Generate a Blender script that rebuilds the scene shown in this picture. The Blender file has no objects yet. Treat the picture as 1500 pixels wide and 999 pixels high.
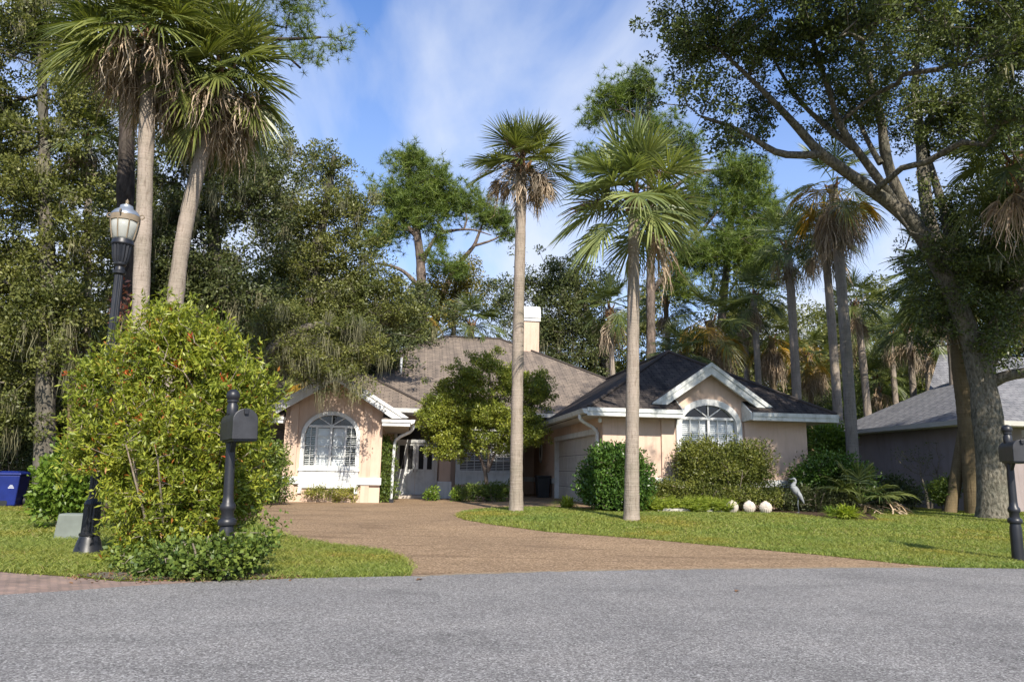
import bpy, bmesh, math, random
import numpy as np
from mathutils import Vector, Matrix
from mathutils.geometry import delaunay_2d_cdt
from math import sin, cos, pi, radians, sqrt

SC = bpy.context.scene
COL = SC.collection

# ------------------------------------------------------------------ camera
FPX = 1050.0
TH, RO, CAMH = radians(10.3), radians(1.05), 1.08
_R0 = np.array([1, 0, 0.]); _U0 = np.array([0, -sin(TH), cos(TH)]); FW = np.array([0, cos(TH), sin(TH)])
RT = cos(RO)*_R0 + sin(RO)*_U0
UP = -sin(RO)*_R0 + cos(RO)*_U0
CAM = np.array([0, 0, CAMH])
cd = bpy.data.cameras.new('camera')
cd.sensor_width = 36; cd.lens = FPX/1500*36; cd.clip_start = 0.05; cd.clip_end = 3000
co = bpy.data.objects.new('camera', cd); COL.objects.link(co)
co.matrix_world = Matrix(((RT[0], UP[0], -FW[0], CAM[0]), (RT[1], UP[1], -FW[1], CAM[1]),
                          (RT[2], UP[2], -FW[2], CAM[2]), (0, 0, 0, 1)))
SC.camera = co

# ------------------------------------------------------------------ light
SUN_EL = radians(38); SUN_AZ = radians(164)      # clockwise from +Y
sdir = Vector((sin(SUN_AZ)*cos(SUN_EL), cos(SUN_AZ)*cos(SUN_EL), sin(SUN_EL)))
sl = bpy.data.lights.new('sun', 'SUN'); sl.energy = 4.4; sl.angle = radians(0.53); sl.color = (1.0, 0.92, 0.80)
so = bpy.data.objects.new('sun', sl); COL.objects.link(so)
so.rotation_euler = (-sdir).to_track_quat('-Z', 'Y').to_euler()
so.location = (10, -30, 40)
SC.view_settings.view_transform = 'Standard'; SC.view_settings.look = 'None'
SC.view_settings.gamma = 1; SC.view_settings.exposure = 0.8
SC.view_settings.use_curve_mapping = False
try:
    SC.cycles.max_bounces = 6; SC.cycles.diffuse_bounces = 3; SC.cycles.transparent_max_bounces = 8
except Exception: pass

W = bpy.data.worlds.new('World'); SC.world = W; W.use_nodes = True
nt = W.node_tree; nt.nodes.clear()
def wn(t, **k):
    n = nt.nodes.new(t)
    for a, b in k.items(): setattr(n, a, b)
    return n
out = wn('ShaderNodeOutputWorld'); bg = wn('ShaderNodeBackground'); bg.inputs[1].default_value = 0.15
sky = wn('ShaderNodeTexSky', sky_type='NISHITA', sun_disc=False)
sky.sun_elevation = SUN_EL; sky.sun_rotation = SUN_AZ
sky.air_density = 1.0; sky.dust_density = 0.4; sky.ozone_density = 1.3
tc = wn('ShaderNodeTexCoord')
sep0 = wn('ShaderNodeSeparateXYZ'); az_ = wn('ShaderNodeMath', operation='ADD'); az_.inputs[1].default_value = 0.22
dv = wn('ShaderNodeVectorMath', operation='DIVIDE')
mp = wn('ShaderNodeMapping'); mp.inputs['Rotation'].default_value = (0.0, 0, radians(28)); mp.inputs['Scale'].default_value = (1.25, 0.42, 0.0); mp.inputs['Location'].default_value = (0.35, 0.1, 0)
n1 = wn('ShaderNodeTexNoise'); n1.inputs['Scale'].default_value = 1.5; n1.inputs['Detail'].default_value = 8; n1.inputs['Roughness'].default_value = 0.52
n1.inputs['Distortion'].default_value = 0.5
cr = wn('ShaderNodeValToRGB'); cr.color_ramp.elements[0].position = 0.42; cr.color_ramp.elements[1].position = 0.66
cr.color_ramp.elements[0].color = (0, 0, 0, 1); cr.color_ramp.elements[1].color = (1, 1, 1, 1)
sep = wn('ShaderNodeSeparateXYZ')
hz = wn('ShaderNodeMapRange'); hz.inputs['From Min'].default_value = 0.02; hz.inputs['From Max'].default_value = 0.62
hz.inputs['To Min'].default_value = 0.62; hz.inputs['To Max'].default_value = 0.0
ad = wn('ShaderNodeMath', operation='ADD', use_clamp=True)
ml = wn('ShaderNodeMath', operation='MULTIPLY'); ml.inputs[1].default_value = 0.85
mx = wn('ShaderNodeMix', data_type='RGBA'); mx.inputs['B'].default_value = (3.3, 3.55, 4.05, 1)
tint = wn('ShaderNodeMix', data_type='RGBA', blend_type='MULTIPLY'); tint.inputs['Factor'].default_value = 1.0
tint.inputs['B'].default_value = (0.46, 0.68, 0.98, 1)
L = nt.links.new
L(tc.outputs['Generated'], sep0.inputs[0]); L(sep0.outputs['Z'], az_.inputs[0]); L(tc.outputs['Generated'], dv.inputs[0]); L(az_.outputs[0], dv.inputs[1]); L(dv.outputs[0], mp.inputs['Vector']); L(mp.outputs[0], n1.inputs['Vector']); L(n1.outputs['Fac'], cr.inputs[0])
L(tc.outputs['Generated'], sep.inputs[0]); L(sep.outputs['Z'], hz.inputs['Value'])
L(cr.outputs[0], ml.inputs[0]); L(ml.outputs[0], ad.inputs[0]); L(hz.outputs[0], ad.inputs[1])
L(sky.outputs[0], tint.inputs['A']); L(tint.outputs['Result'], mx.inputs['A']); L(ad.outputs[0], mx.inputs['Factor'])
L(mx.outputs['Result'], bg.inputs[0]); L(bg.outputs[0], out.inputs[0])

# ------------------------------------------------------------------ pixel helpers (photograph pixels 1500x999 -> places)
def ray(x, y): return FW + (x-750)/FPX*RT - (y-499.5)/FPX*UP
def at(x, y, Y):
    d = ray(x, y); return CAM + d*(Y/d[1])
def sst(a, b, x):
    t = np.clip((x-a)/(b-a), 0, 1); return t*t*(3-2*t)
def hgt(x, y):
    x = np.asarray(x, float); y = np.asarray(y, float)
    return 0.14*sst(10.5, 17.5, y)*sst(-4, 2.5, x) + 0.03*sst(10, 20, y)*(1-sst(-4, 2.5, x))
def gr(x, y):
    d = ray(x, y); z = 0.0
    for _ in range(12):
        p = CAM + d*((z-CAMH)/d[2]); z = 0.5*z+0.5*float(hgt(p[0], p[1]))
    p[2] = float(hgt(p[0], p[1])); return p

# ------------------------------------------------------------------ materials
def newmat(name):
    m = bpy.data.materials.new(name); m.use_nodes = True
    t = m.node_tree; b = t.nodes['Principled BSDF']
    return m, t, b
def nd(t, ty, **k):
    n = t.nodes.new(ty)
    for a, v in k.items(): setattr(n, a, v)
    return n
def rgba(c): return (c[0], c[1], c[2], 1)
def ramp(t, src, stops):
    r = nd(t, 'ShaderNodeValToRGB'); e = r.color_ramp.elements
    while len(e) < len(stops): e.new(0.5)
    for i, (p, c) in enumerate(stops): e[i].position = p; e[i].color = rgba(c)
    t.links.new(src, r.inputs[0]); return r
def noise(t, vec, scale, detail=4, rough=0.55, dist=0.0):
    n = nd(t, 'ShaderNodeTexNoise'); n.inputs['Scale'].default_value = scale; n.inputs['Detail'].default_value = detail
    n.inputs['Roughness'].default_value = rough; n.inputs['Distortion'].default_value = dist
    if vec is not None: t.links.new(vec, n.inputs['Vector'])
    return n
def objco(t, scale=(1, 1, 1), rot=(0, 0, 0), kind='Object'):
    c = nd(t, 'ShaderNodeTexCoord'); m = nd(t, 'ShaderNodeMapping')
    m.inputs['Scale'].default_value = scale; m.inputs['Rotation'].default_value = rot
    t.links.new(c.outputs[kind], m.inputs[0]); return m.outputs[0]
def bump(t, b, src, strength=0.3, dist=0.02):
    n = nd(t, 'ShaderNodeBump'); n.inputs['Strength'].default_value = strength; n.inputs['Distance'].default_value = dist
    t.links.new(src, n.inputs['Height']); t.links.new(n.outputs[0], b.inputs['Normal'])
def mixc(t, fac, a, b, mode='MIX'):
    m = nd(t, 'ShaderNodeMix', data_type='RGBA', blend_type=mode)
    for s, v in (('Factor', fac), ('A', a), ('B', b)):
        i = m.inputs[s] if s != 'Factor' else m.inputs['Factor']
        if hasattr(v, 'links'): t.links.new(v, i)
        elif s == 'Factor': i.default_value = v
        else: i.default_value = rgba(v)
    return m.outputs['Result']
def plain(name, c, rough=0.6, var=0.12, scale=6, bmp=0.08, metal=0.0, bscale=60):
    m, t, b = newmat(name); v = objco(t)
    n = noise(t, v, scale, 6)
    lo = tuple(x*(1-var) for x in c); hi = tuple(min(1, x*(1+var)) for x in c)
    r = ramp(t, n.outputs['Fac'], [(0.3, lo), (0.7, hi)])
    t.links.new(r.outputs[0], b.inputs['Base Color'])
    b.inputs['Roughness'].default_value = rough; b.inputs['Metallic'].default_value = metal
    if bmp:
        n2 = noise(t, v, bscale, 4); bump(t, b, n2.outputs['Fac'], bmp, 0.01)
    return m
def leafmat(name, c1, c2, rough=0.45, trans=0.3, clump=0.7, odd=None):
    m, t, b = newmat(name); kb = 1.35; c1 = tuple(x*kb for x in c1); c2 = tuple(min(.6, x*kb) for x in c2)
    g = nd(t, 'ShaderNodeNewGeometry')
    st = [(0.0, c1), (0.85, c2)] + ([(0.965, c2), (0.975, odd)] if odd else [])
    r = ramp(t, g.outputs['Random Per Island'], st)
    n = noise(t, objco(t), clump, 3)
    r2 = ramp(t, n.outputs['Fac'], [(0.3, (0.62, 0.70, 0.72)), (0.7, (1.2, 1.15, 1.0))] if 'grass' not in name else [(0.30, (1.28, 1.0, .88)), (0.42, (1.05, 1.0, 1.0)), (0.58, (.95, 1.0, 1.0)), (0.72, (0.62, 0.80, .8))])
    c = mixc(t, 1.0, r.outputs[0], r2.outputs[0], 'MULTIPLY')
    t.links.new(c, b.inputs['Base Color']); b.inputs['Roughness'].default_value = rough
    b.inputs['Specular IOR Level'].default_value = 0.35
    tr = nd(t, 'ShaderNodeBsdfTranslucent')
    c3 = mixc(t, 1.0, c, (1.35, 1.4, 0.6), 'MULTIPLY'); t.links.new(c3, tr.inputs[0])
    ms = nd(t, 'ShaderNodeMixShader'); ms.inputs[0].default_value = trans
    t.links.new(b.outputs[0], ms.inputs[1]); t.links.new(tr.outputs[0], ms.inputs[2])
    t.links.new(ms.outputs[0], t.nodes['Material Output'].inputs[0])
    return m
def barkmat(name, c1, c2, sc=(1, 1, 0.25), s=14, bmp=0.8, dist=0.04):
    m, t, b = newmat(name); v = objco(t, sc)
    n = noise(t, v, s, 6, 0.6, 0.4); n2 = noise(t, objco(t), 1.6, 4)
    r = ramp(t, n.outputs['Fac'], [(0.32, c1), (0.66, c2)])
    r2 = ramp(t, n2.outputs['Fac'], [(0.35, (0.75, 0.78, 0.74)), (0.65, (1.15, 1.12, 1.08))])
    t.links.new(mixc(t, 1.0, r.outputs[0], r2.outputs[0], 'MULTIPLY'), b.inputs['Base Color'])
    b.inputs['Roughness'].default_value = 0.9; b.inputs['Specular IOR Level'].default_value = 0.15
    bump(t, b, n.outputs['Fac'], bmp, dist); return m
def palmbark(name, c1, c2):
    m, t, b = newmat(name)
    n = noise(t, objco(t, (1.4, 1.4, 30)), 1.6, 5, 0.65, 0.3)
    n2 = noise(t, objco(t, (7, 7, 1.0)), 3.0, 5, 0.65)
    n3 = noise(t, objco(t), 1.3, 5, 0.6)
    vo = nd(t, 'ShaderNodeTexVoronoi'); vo.inputs['Scale'].default_value = 1.0; t.links.new(objco(t, (24, 24, 11)), vo.inputs['Vector'])
    r = ramp(t, n.outputs['Fac'], [(0.3, tuple(0.45*a+0.55*b_ for a, b_ in zip(c1, c2))), (0.6, c2)])
    r2 = ramp(t, n2.outputs['Fac'], [(0.32, (0.66, 0.63, 0.60)), (0.47, (1, 1, 1)), (0.8, (1.1, 1.09, 1.06))])
    r3 = ramp(t, n3.outputs['Fac'], [(0.33, (0.76, 0.78, 0.74)), (0.66, (1.12, 1.1, 1.1))])
    r4 = ramp(t, vo.outputs['Distance'], [(0.10, (0.55, 0.5, 0.46)), (0.24, (1, 1, 1))])
    c = mixc(t, 1.0, mixc(t, 1.0, r.outputs[0], r2.outputs[0], 'MULTIPLY'), r3.outputs[0], 'MULTIPLY')
    c = mixc(t, 0.6, c, mixc(t, 1.0, c, r4.outputs[0], 'MULTIPLY'))
    t.links.new(c, b.inputs['Base Color']); b.inputs['Roughness'].default_value = 0.9
    b.inputs['Specular IOR Level'].default_value = 0.15
    mt = nd(t, 'ShaderNodeMath', operation='ADD'); t.links.new(n.outputs['Fac'], mt.inputs[0]); t.links.new(n2.outputs['Fac'], mt.inputs[1])
    bump(t, b, mt.outputs[0], 0.6, 0.03); return m

M = {}
M['asphalt'] = None
def mk_ground_mats():
    # asphalt: pale worn chip-seal
    m, t, b = newmat('asphalt'); v = objco(t)
    vo = nd(t, 'ShaderNodeTexVoronoi'); vo.inputs['Scale'].default_value = 105; t.links.new(v, vo.inputs['Vector'])
    sp = nd(t, 'ShaderNodeSeparateColor'); t.links.new(vo.outputs['Color'], sp.inputs[0])
    r = ramp(t, sp.outputs[0], [(0.0, (0.108, 0.102, 0.098)), (0.45, (0.208, 0.200, 0.193)), (0.8, (0.292, 0.282, 0.272)), (1.0, (0.46, 0.45, 0.43))])
    n = noise(t, v, 0.7, 6, 0.6); r2 = ramp(t, n.outputs['Fac'], [(0.3, (0.84, 0.84, 0.85)), (0.7, (1.1, 1.1, 1.1))])
    n3 = noise(t, objco(t, (0.8, 1.6, 1)), 1.1, 7, 0.62); r3 = ramp(t, n3.outputs['Fac'], [(0.32, (0.80, 0.80, 0.80)), (0.47, (1, 1, 1)), (0.70, (1.07, 1.06, 1.05))])
    c = mixc(t, 1.0, mixc(t, 1.0, r.outputs[0], r2.outputs[0], 'MULTIPLY'), r3.outputs[0], 'MULTIPLY')
    t.links.new(c, b.inputs['Base Color']); b.inputs['Roughness'].default_value = 0.85; b.inputs['Specular IOR Level'].default_value = 0.25
    n4 = noise(t, v, 120, 3, 0.7); bump(t, b, n4.outputs['Fac'], 0.9, 0.012); M['asphalt'] = m
    # driveway: tan exposed aggregate
    m, t, b = newmat('exposed_aggregate'); v = objco(t)
    vo = nd(t, 'ShaderNodeTexVoronoi'); vo.inputs['Scale'].default_value = 55; t.links.new(v, vo.inputs['Vector'])
    sp = nd(t, 'ShaderNodeSeparateColor'); t.links.new(vo.outputs['Color'], sp.inputs[0])
    r = ramp(t, sp.outputs[0], [(0.0, (0.135, 0.090, 0.052)), (0.5, (0.27, 0.187, 0.112)), (1.0, (0.43, 0.315, 0.205))])
    n = noise(t, v, 0.5, 6, 0.6); r2 = ramp(t, n.outputs['Fac'], [(0.3, (0.78, 0.76, 0.76)), (0.7, (1.12, 1.1, 1.08))])
    n3 = noise(t, objco(t, (0.6, 2.5, 1)), 1.0, 5, 0.6); r3 = ramp(t, n3.outputs['Fac'], [(0.33, (0.70, 0.68, 0.68)), (0.46, (1, 1, 1))])
    c = mixc(t, 1.0, mixc(t, 1.0, r.outputs[0], r2.outputs[0], 'MULTIPLY'), r3.outputs[0], 'MULTIPLY')
    t.links.new(c, b.inputs['Base Color']); b.inputs['Roughness'].default_value = 0.85; b.inputs['Specular IOR Level'].default_value = 0.25
    n4 = noise(t, v, 90, 3, 0.7); bump(t, b, n4.outputs['Fac'], 0.8, 0.01); M['drive'] = m
    # pavers
    m, t, b = newmat('brick_pavers'); v = objco(t, (1, 1, 1), (0, 0, radians(12)))
    br = nd(t, 'ShaderNodeTexBrick'); t.links.new(v, br.inputs['Vector']); br.inputs['Scale'].default_value = 4.5
    br.inputs['Color1'].default_value = (0.30, 0.21, 0.17, 1); br.inputs['Color2'].default_value = (0.22, 0.16, 0.14, 1); br.inputs['Mortar'].default_value = (0.10, 0.085, 0.07, 1)
    br.inputs['Mortar Size'].default_value = 0.025
    n = noise(t, v, 3, 6); r2 = ramp(t, n.outputs['Fac'], [(0.3, (0.7, 0.7, 0.7)), (0.7, (1.3, 1.25, 1.2))])
    t.links.new(mixc(t, 1.0, br.outputs['Color'], r2.outputs[0], 'MULTIPLY'), b.inputs['Base Color']); b.inputs['Roughness'].default_value = 0.9
    bump(t, b, br.outputs['Fac'], -0.5, 0.02); M['pavers'] = m
    # lawn underlay
    m, t, b = newmat('turf'); v = objco(t)
    n = noise(t, v, 26, 6, 0.7); n2 = noise(t, v, 0.45, 4)
    r = ramp(t, n.outputs['Fac'], [(0.3, (0.07, 0.088, 0.018)), (0.7, (0.17, 0.185, 0.045))])
    r2 = ramp(t, n2.outputs['Fac'], [(0.35, (0.85, 0.95, 0.8)), (0.7, (1.25, 1.08, 0.9))])
    t.links.new(mixc(t, 1.0, r.outputs[0], r2.outputs[0], 'MULTIPLY'), b.inputs['Base Color']); b.inputs['Roughness'].default_value = 0.95
    b.inputs['Specular IOR Level'].default_value = 0.1; bump(t, b, n.outputs['Fac'], 0.8, 0.04); M['turf'] = m
    # soil / mulch / pine straw
    for nm, a, c in (('mulch', (0.035, 0.024, 0.017), (0.11, 0.075, 0.05)), ('forest_floor', (0.03, 0.026, 0.016), (0.085, 0.07, 0.04)), ('sand', (0.22, 0.17, 0.115), (0.42, 0.34, 0.24)), ('bare_soil', (0.10, 0.085, 0.065), (0.24, 0.21, 0.17))):
        m, t, b = newmat(nm); v = objco(t); n = noise(t, v, 22, 8, 0.75)
        r = ramp(t, n.outputs['Fac'], [(0.3, a), (0.7, c)]); t.links.new(r.outputs[0], b.inputs['Base Color']); b.inputs['Roughness'].default_value = 0.95
        b.inputs['Specular IOR Level'].default_value = 0.1; bump(t, b, n.outputs['Fac'], 0.9, 0.04); M[nm] = m
mk_ground_mats()

def mk_shingle(name, c1, c2, c3, streak):
    m, t, b = newmat(name); c = nd(t, 'ShaderNodeUVMap')
    br = nd(t, 'ShaderNodeTexBrick'); t.links.new(c.outputs[0], br.inputs['Vector']); br.inputs['Scale'].default_value = 1.0
    br.inputs['Brick Width'].default_value = 0.34; br.inputs['Row Height'].default_value = 0.143; br.inputs['Mortar Size'].default_value = 0.012
    br.inputs['Color1'].default_value = rgba(c1); br.inputs['Color2'].default_value = rgba(c2); br.inputs['Mortar'].default_value = rgba(c3)
    br.offset = 0.37; br.inputs['Bias'].default_value = 0.0
    mp = nd(t, 'ShaderNodeMapping'); mp.inputs['Scale'].default_value = (3.0, 0.45, 1); t.links.new(c.outputs[0], mp.inputs[0])
    n = noise(t, mp.outputs[0], 1.2, 6, 0.62); r = ramp(t, n.outputs['Fac'], [(0.34, streak), (0.62, (1.12, 1.1, 1.08))])
    mp2 = nd(t, 'ShaderNodeMapping'); mp2.inputs['Scale'].default_value = (2.2, 7, 1); t.links.new(c.outputs[0], mp2.inputs[0])
    n2 = noise(t, mp2.outputs[0], 1.7, 4, 0.6); r2 = ramp(t, n2.outputs['Fac'], [(0.35, (0.82, 0.82, 0.83)), (0.65, (1.13, 1.12, 1.10))])
    n3 = noise(t, c.outputs[0], 120, 2)
    r3 = ramp(t, n3.outputs['Fac'], [(0.3, (0.8, 0.8, 0.8)), (0.7, (1.15, 1.15, 1.15))])
    cc = mixc(t, 1.0, mixc(t, 1.0, mixc(t, 1.0, br.outputs['Color'], r.outputs[0], 'MULTIPLY'), r2.outputs[0], 'MULTIPLY'), r3.outputs[0], 'MULTIPLY')
    t.links.new(cc, b.inputs['Base Color']); b.inputs['Roughness'].default_value = 0.93; b.inputs['Specular IOR Level'].default_value = 0.15
    bump(t, b, br.outputs['Fac'], -0.9, 0.03); return m
M['shingle'] = mk_shingle('brown_shingles', (0.235, 0.195, 0.160), (0.175, 0.147, 0.125), (0.075, 0.065, 0.06), (0.74, 0.74, 0.76))
M['shingle_shaded'] = mk_shingle('shaded_weathered_shingles', (0.098, 0.083, 0.073), (0.066, 0.058, 0.053), (0.025, 0.022, 0.022), (0.45, 0.45, 0.48))  # algae streaks, plus a base tone darkened to stand for tree shade
M['shingle_grey'] = mk_shingle('grey_shingles', (0.215, 0.22, 0.235), (0.165, 0.17, 0.185), (0.07, 0.07, 0.08), (0.8, 0.8, 0.8))

def mk_stucco(name, c, bands=True):
    m, t, b = newmat(name); v = objco(t)
    n = noise(t, v, 1.3, 6, 0.6); n2 = noise(t, objco(t, (5, 5, 0.5)), 1.2, 5, 0.6)
    r = ramp(t, n.outputs['Fac'], [(0.3, tuple(x*0.9 for x in c)), (0.7, tuple(x*1.07 for x in c))])
    r2 = ramp(t, n2.outputs['Fac'], [(0.3, (0.86, 0.84, 0.82)), (0.5, (1, 1, 1))])
    t.links.new(mixc(t, 1.0, r.outputs[0], r2.outputs[0], 'MULTIPLY'), b.inputs['Base Color']); b.inputs['Roughness'].default_value = 0.9
    b.inputs['Specular IOR Level'].default_value = 0.2
    n3 = noise(t, v, 90, 4, 0.7); bump(t, b, n3.outputs['Fac'], 0.5, 0.01); return m
M['stucco'] = mk_stucco('peach_stucco', (0.60, 0.45, 0.355))
M['stucco_grey'] = mk_stucco('mauve_stucco', (0.30, 0.255, 0.25))
def mk_white(name, c, dirt):
    m, t, b = newmat(name); n = noise(t, objco(t, (1, 1, 1)), 3.2, 8, 0.65)
    n2 = noise(t, objco(t, (6, 6, 0.6)), 1.5, 6, 0.6)
    r = ramp(t, n.outputs['Fac'], [(0.32, dirt), (0.52, c)]); r2 = ramp(t, n2.outputs['Fac'], [(0.3, (0.82, 0.83, 0.82)), (0.5, (1, 1, 1))])
    t.links.new(mixc(t, 1.0, r.outputs[0], r2.outputs[0], 'MULTIPLY'), b.inputs['Base Color']); b.inputs['Roughness'].default_value = 0.55; return m
M['white'] = mk_white('white_paint', (0.66, 0.67, 0.66), (0.54, 0.55, 0.54))
M['white_dirty'] = mk_white('weathered_white_paint', (0.60, 0.62, 0.61), (0.36, 0.38, 0.37))
M['garage_white'] = mk_white('cream_door_paint', (0.55, 0.52, 0.48), (0.48, 0.45, 0.42))
M['blind'] = plain('white_blind', (0.80, 0.80, 0.78), 0.6, 0.03, 3, 0)
M['dark_in'] = plain('dark_interior', (0.02, 0.02, 0.022), 0.9, 0.1, 3, 0)
M['soffit'] = plain('soffit', (0.55, 0.53, 0.49), 0.8, 0.06, 2, 0)
def mk_glass(name, tint=(0.9, 0.93, 0.95)):
    m, t, b = newmat(name)
    tr = nd(t, 'ShaderNodeBsdfTransparent'); tr.inputs[0].default_value = rgba(tint)
    gl = nd(t, 'ShaderNodeBsdfGlossy'); gl.inputs['Roughness'].default_value = 0.03
    lw_ = nd(t, 'ShaderNodeLayerWeight'); pw = nd(t, 'ShaderNodeMath', operation='POWER'); pw.inputs[1].default_value = 3.0; t.links.new(lw_.outputs['Facing'], pw.inputs[0]); fr = nd(t, 'ShaderNodeMath', operation='MULTIPLY_ADD', use_clamp=True); fr.inputs[1].default_value = 0.8; fr.inputs[2].default_value = 0.07; t.links.new(pw.outputs[0], fr.inputs[0])
    ms = nd(t, 'ShaderNodeMixShader'); t.links.new(fr.outputs[0], ms.inputs[0]); t.links.new(tr.outputs[0], ms.inputs[1]); t.links.new(gl.outputs[0], ms.inputs[2])
    t.links.new(ms.outputs[0], t.nodes['Material Output'].inputs[0]); return m
M['glass'] = mk_glass('window_glass')
def mk_globe():
    m, t, b = newmat('frosted_globe'); b.inputs['Base Color'].default_value = (.62, .63, .58, 1); b.inputs['Roughness'].default_value = .15
    tr = nd(t, 'ShaderNodeBsdfTranslucent'); tr.inputs[0].default_value = (.75, .76, .70, 1); ms = nd(t, 'ShaderNodeMixShader'); ms.inputs[0].default_value = .45
    t.links.new(b.outputs[0], ms.inputs[1]); t.links.new(tr.outputs[0], ms.inputs[2]); t.links.new(ms.outputs[0], t.nodes['Material Output'].inputs[0]); return m
M['globe'] = mk_globe()
M['black'] = plain('black_paint', (0.012, 0.013, 0.017), 0.42, 0.35, 5, 0.05)
M['black_worn'] = plain('worn_black_paint', (0.020, 0.021, 0.025), 0.5, 0.4, 7, 0.08)
M['lampgrey'] = plain('lamp_cap_metal', (0.30, 0.33, 0.36), 0.35, 0.2, 6, 0.03, 0.6)
M['brass'] = plain('aged_brass', (0.20, 0.155, 0.10), 0.6, 0.3, 8, 0.05, 0.0)
M['blue'] = plain('blue_plastic', (0.008, 0.020, 0.15), 0.45, 0.15, 4, 0.04)
M['decal'] = plain('white_print', (0.6, 0.62, 0.68), 0.6, 0.05, 3, 0)
M['utility'] = plain('grey_green_box', (0.15, 0.17, 0.15), 0.75, 0.15, 5, 0.1)
M['concrete'] = plain('pale_concrete', (0.52, 0.46, 0.40), 0.85, 0.14, 9, 0.25)
M['edge'] = plain('concrete_edging', (0.42, 0.40, 0.36), 0.9, 0.15, 6, 0.2)
M['heron'] = plain('heron_body', (0.23, 0.245, 0.255), 0.7, 0.18, 14, 0.15)  # grey-white statue, its colour lowered to stand for the shade on it
M['heron_dark'] = plain('heron_dark', (0.12, 0.14, 0.16), 0.7, 0.2, 14, 0.1)
M['pvc'] = plain('pipe_grey', (0.55, 0.57, 0.58), 0.5, 0.08, 4, 0)
M['black_bin'] = plain('dark_plastic', (0.015, 0.017, 0.02), 0.5, 0.2, 4, 0.04)

M['oak_bark'] = barkmat('oak_bark', (0.065, 0.058, 0.045), (0.25, 0.23, 0.19), (1, 1, 0.45), 17, 1.0, 0.06)
M['grey_bark'] = barkmat('grey_bark', (0.05, 0.045, 0.038), (0.17, 0.155, 0.13))
M['pine_bark'] = barkmat('pine_bark', (0.06, 0.045, 0.04), (0.22, 0.175, 0.15), (1, 1, 0.4), 9, 1.0, 0.05)
M['dark_pine'] = barkmat('dark_pine_bark', (0.025, 0.02, 0.018), (0.095, 0.078, 0.068), (1, 1, 0.4), 9, 1.0, 0.05)
M['twig'] = barkmat('pale_twig', (0.14, 0.11, 0.085), (0.34, 0.29, 0.235), (1, 1, 0.5), 20, 0.3, 0.01)
M['palm_bark'] = palmbark('palm_bark', (0.20, 0.165, 0.135), (0.335, 0.285, 0.24))
M['palm_bark_grey'] = palmbark('grey_palm_bark', (0.15, 0.13, 0.11), (0.30, 0.265, 0.225))
M['palm_bark_dark'] = palmbark('brown_palm_bark', (0.09, 0.065, 0.038), (0.19, 0.145, 0.085))
M['boots'] = barkmat('palm_boots', (0.10, 0.055, 0.03), (0.36, 0.21, 0.12), (1, 1, 0.4), 12, 0.6, 0.03)
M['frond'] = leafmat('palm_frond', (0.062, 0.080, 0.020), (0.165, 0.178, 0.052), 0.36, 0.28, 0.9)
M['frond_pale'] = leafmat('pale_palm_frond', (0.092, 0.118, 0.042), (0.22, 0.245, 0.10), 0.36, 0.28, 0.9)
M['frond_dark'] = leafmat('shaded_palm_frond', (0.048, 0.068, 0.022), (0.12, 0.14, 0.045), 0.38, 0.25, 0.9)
M['frond_gold'] = leafmat('yellowing_palm_frond', (0.20, 0.115, 0.015), (0.36, 0.22, 0.03), 0.45, 0.3, 0.9)
M['frond_dead'] = leafmat('dead_palm_frond', (0.12, 0.08, 0.055), (0.42, 0.33, 0.26), 0.8, 0.15, 1.2)
M['frond_dead_dark'] = leafmat('old_dead_frond', (0.05, 0.032, 0.022), (0.17, 0.12, 0.09), 0.8, 0.12, 1.2)
M['stalk'] = plain('flower_stalk', (0.13, 0.075, 0.05), 0.9, 0.3, 5, 0)
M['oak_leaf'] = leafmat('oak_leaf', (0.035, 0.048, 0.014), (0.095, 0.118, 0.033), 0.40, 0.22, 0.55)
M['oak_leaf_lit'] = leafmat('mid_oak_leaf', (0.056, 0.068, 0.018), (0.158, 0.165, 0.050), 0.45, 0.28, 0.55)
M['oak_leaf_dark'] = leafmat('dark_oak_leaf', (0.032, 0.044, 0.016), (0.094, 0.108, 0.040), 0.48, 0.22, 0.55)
M['pine_needle'] = leafmat('pine_needle', (0.052, 0.088, 0.016), (0.145, 0.185, 0.036), 0.5, 0.25, 0.6)
M['wood_leaf'] = leafmat('woodland_leaf', (0.045, 0.068, 0.018), (0.13, 0.16, 0.045), 0.5, 0.28, 0.4)
M['gold_leaf'] = leafmat('autumn_leaf', (0.085, 0.09, 0.02), (0.24, 0.19, 0.045), 0.5, 0.28, 0.7)
M['fire_leaf'] = leafmat('yellow_green_leaf', (0.085, 0.118, 0.014), (0.265, 0.285, 0.040), 0.42, 0.30, 2.2, (0.34, 0.13, 0.03))
M['vine_leaf'] = leafmat('dark_vine_leaf', (0.045, 0.078, 0.016), (0.13, 0.170, 0.034), 0.45, 0.2, 2.0)
M['bush_leaf'] = leafmat('broad_bush_leaf', (0.06, 0.11, 0.014), (0.165, 0.23, 0.036), 0.38, 0.28, 2.0)
M['camellia_leaf'] = leafmat('glossy_leaf', (0.025, 0.060, 0.012), (0.080, 0.140, 0.028), 0.26, 0.2, 1.8)
M['hedge_leaf'] = leafmat('hedge_leaf', (0.045, 0.062, 0.014), (0.145, 0.155, 0.034), 0.45, 0.25, 1.6)
M['box_leaf'] = leafmat('light_hedge_leaf', (0.10, 0.115, 0.025), (0.26, 0.25, 0.06), 0.45, 0.3, 1.6)
M['lig_leaf'] = leafmat('entry_tree_leaf', (0.085, 0.115, 0.018), (0.24, 0.26, 0.045), 0.40, 0.26, 1.2)
M['fern_leaf'] = leafmat('fern_leaf', (0.13, 0.18, 0.022), (0.30, 0.34, 0.055), 0.5, 0.35, 1.5)
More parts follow.
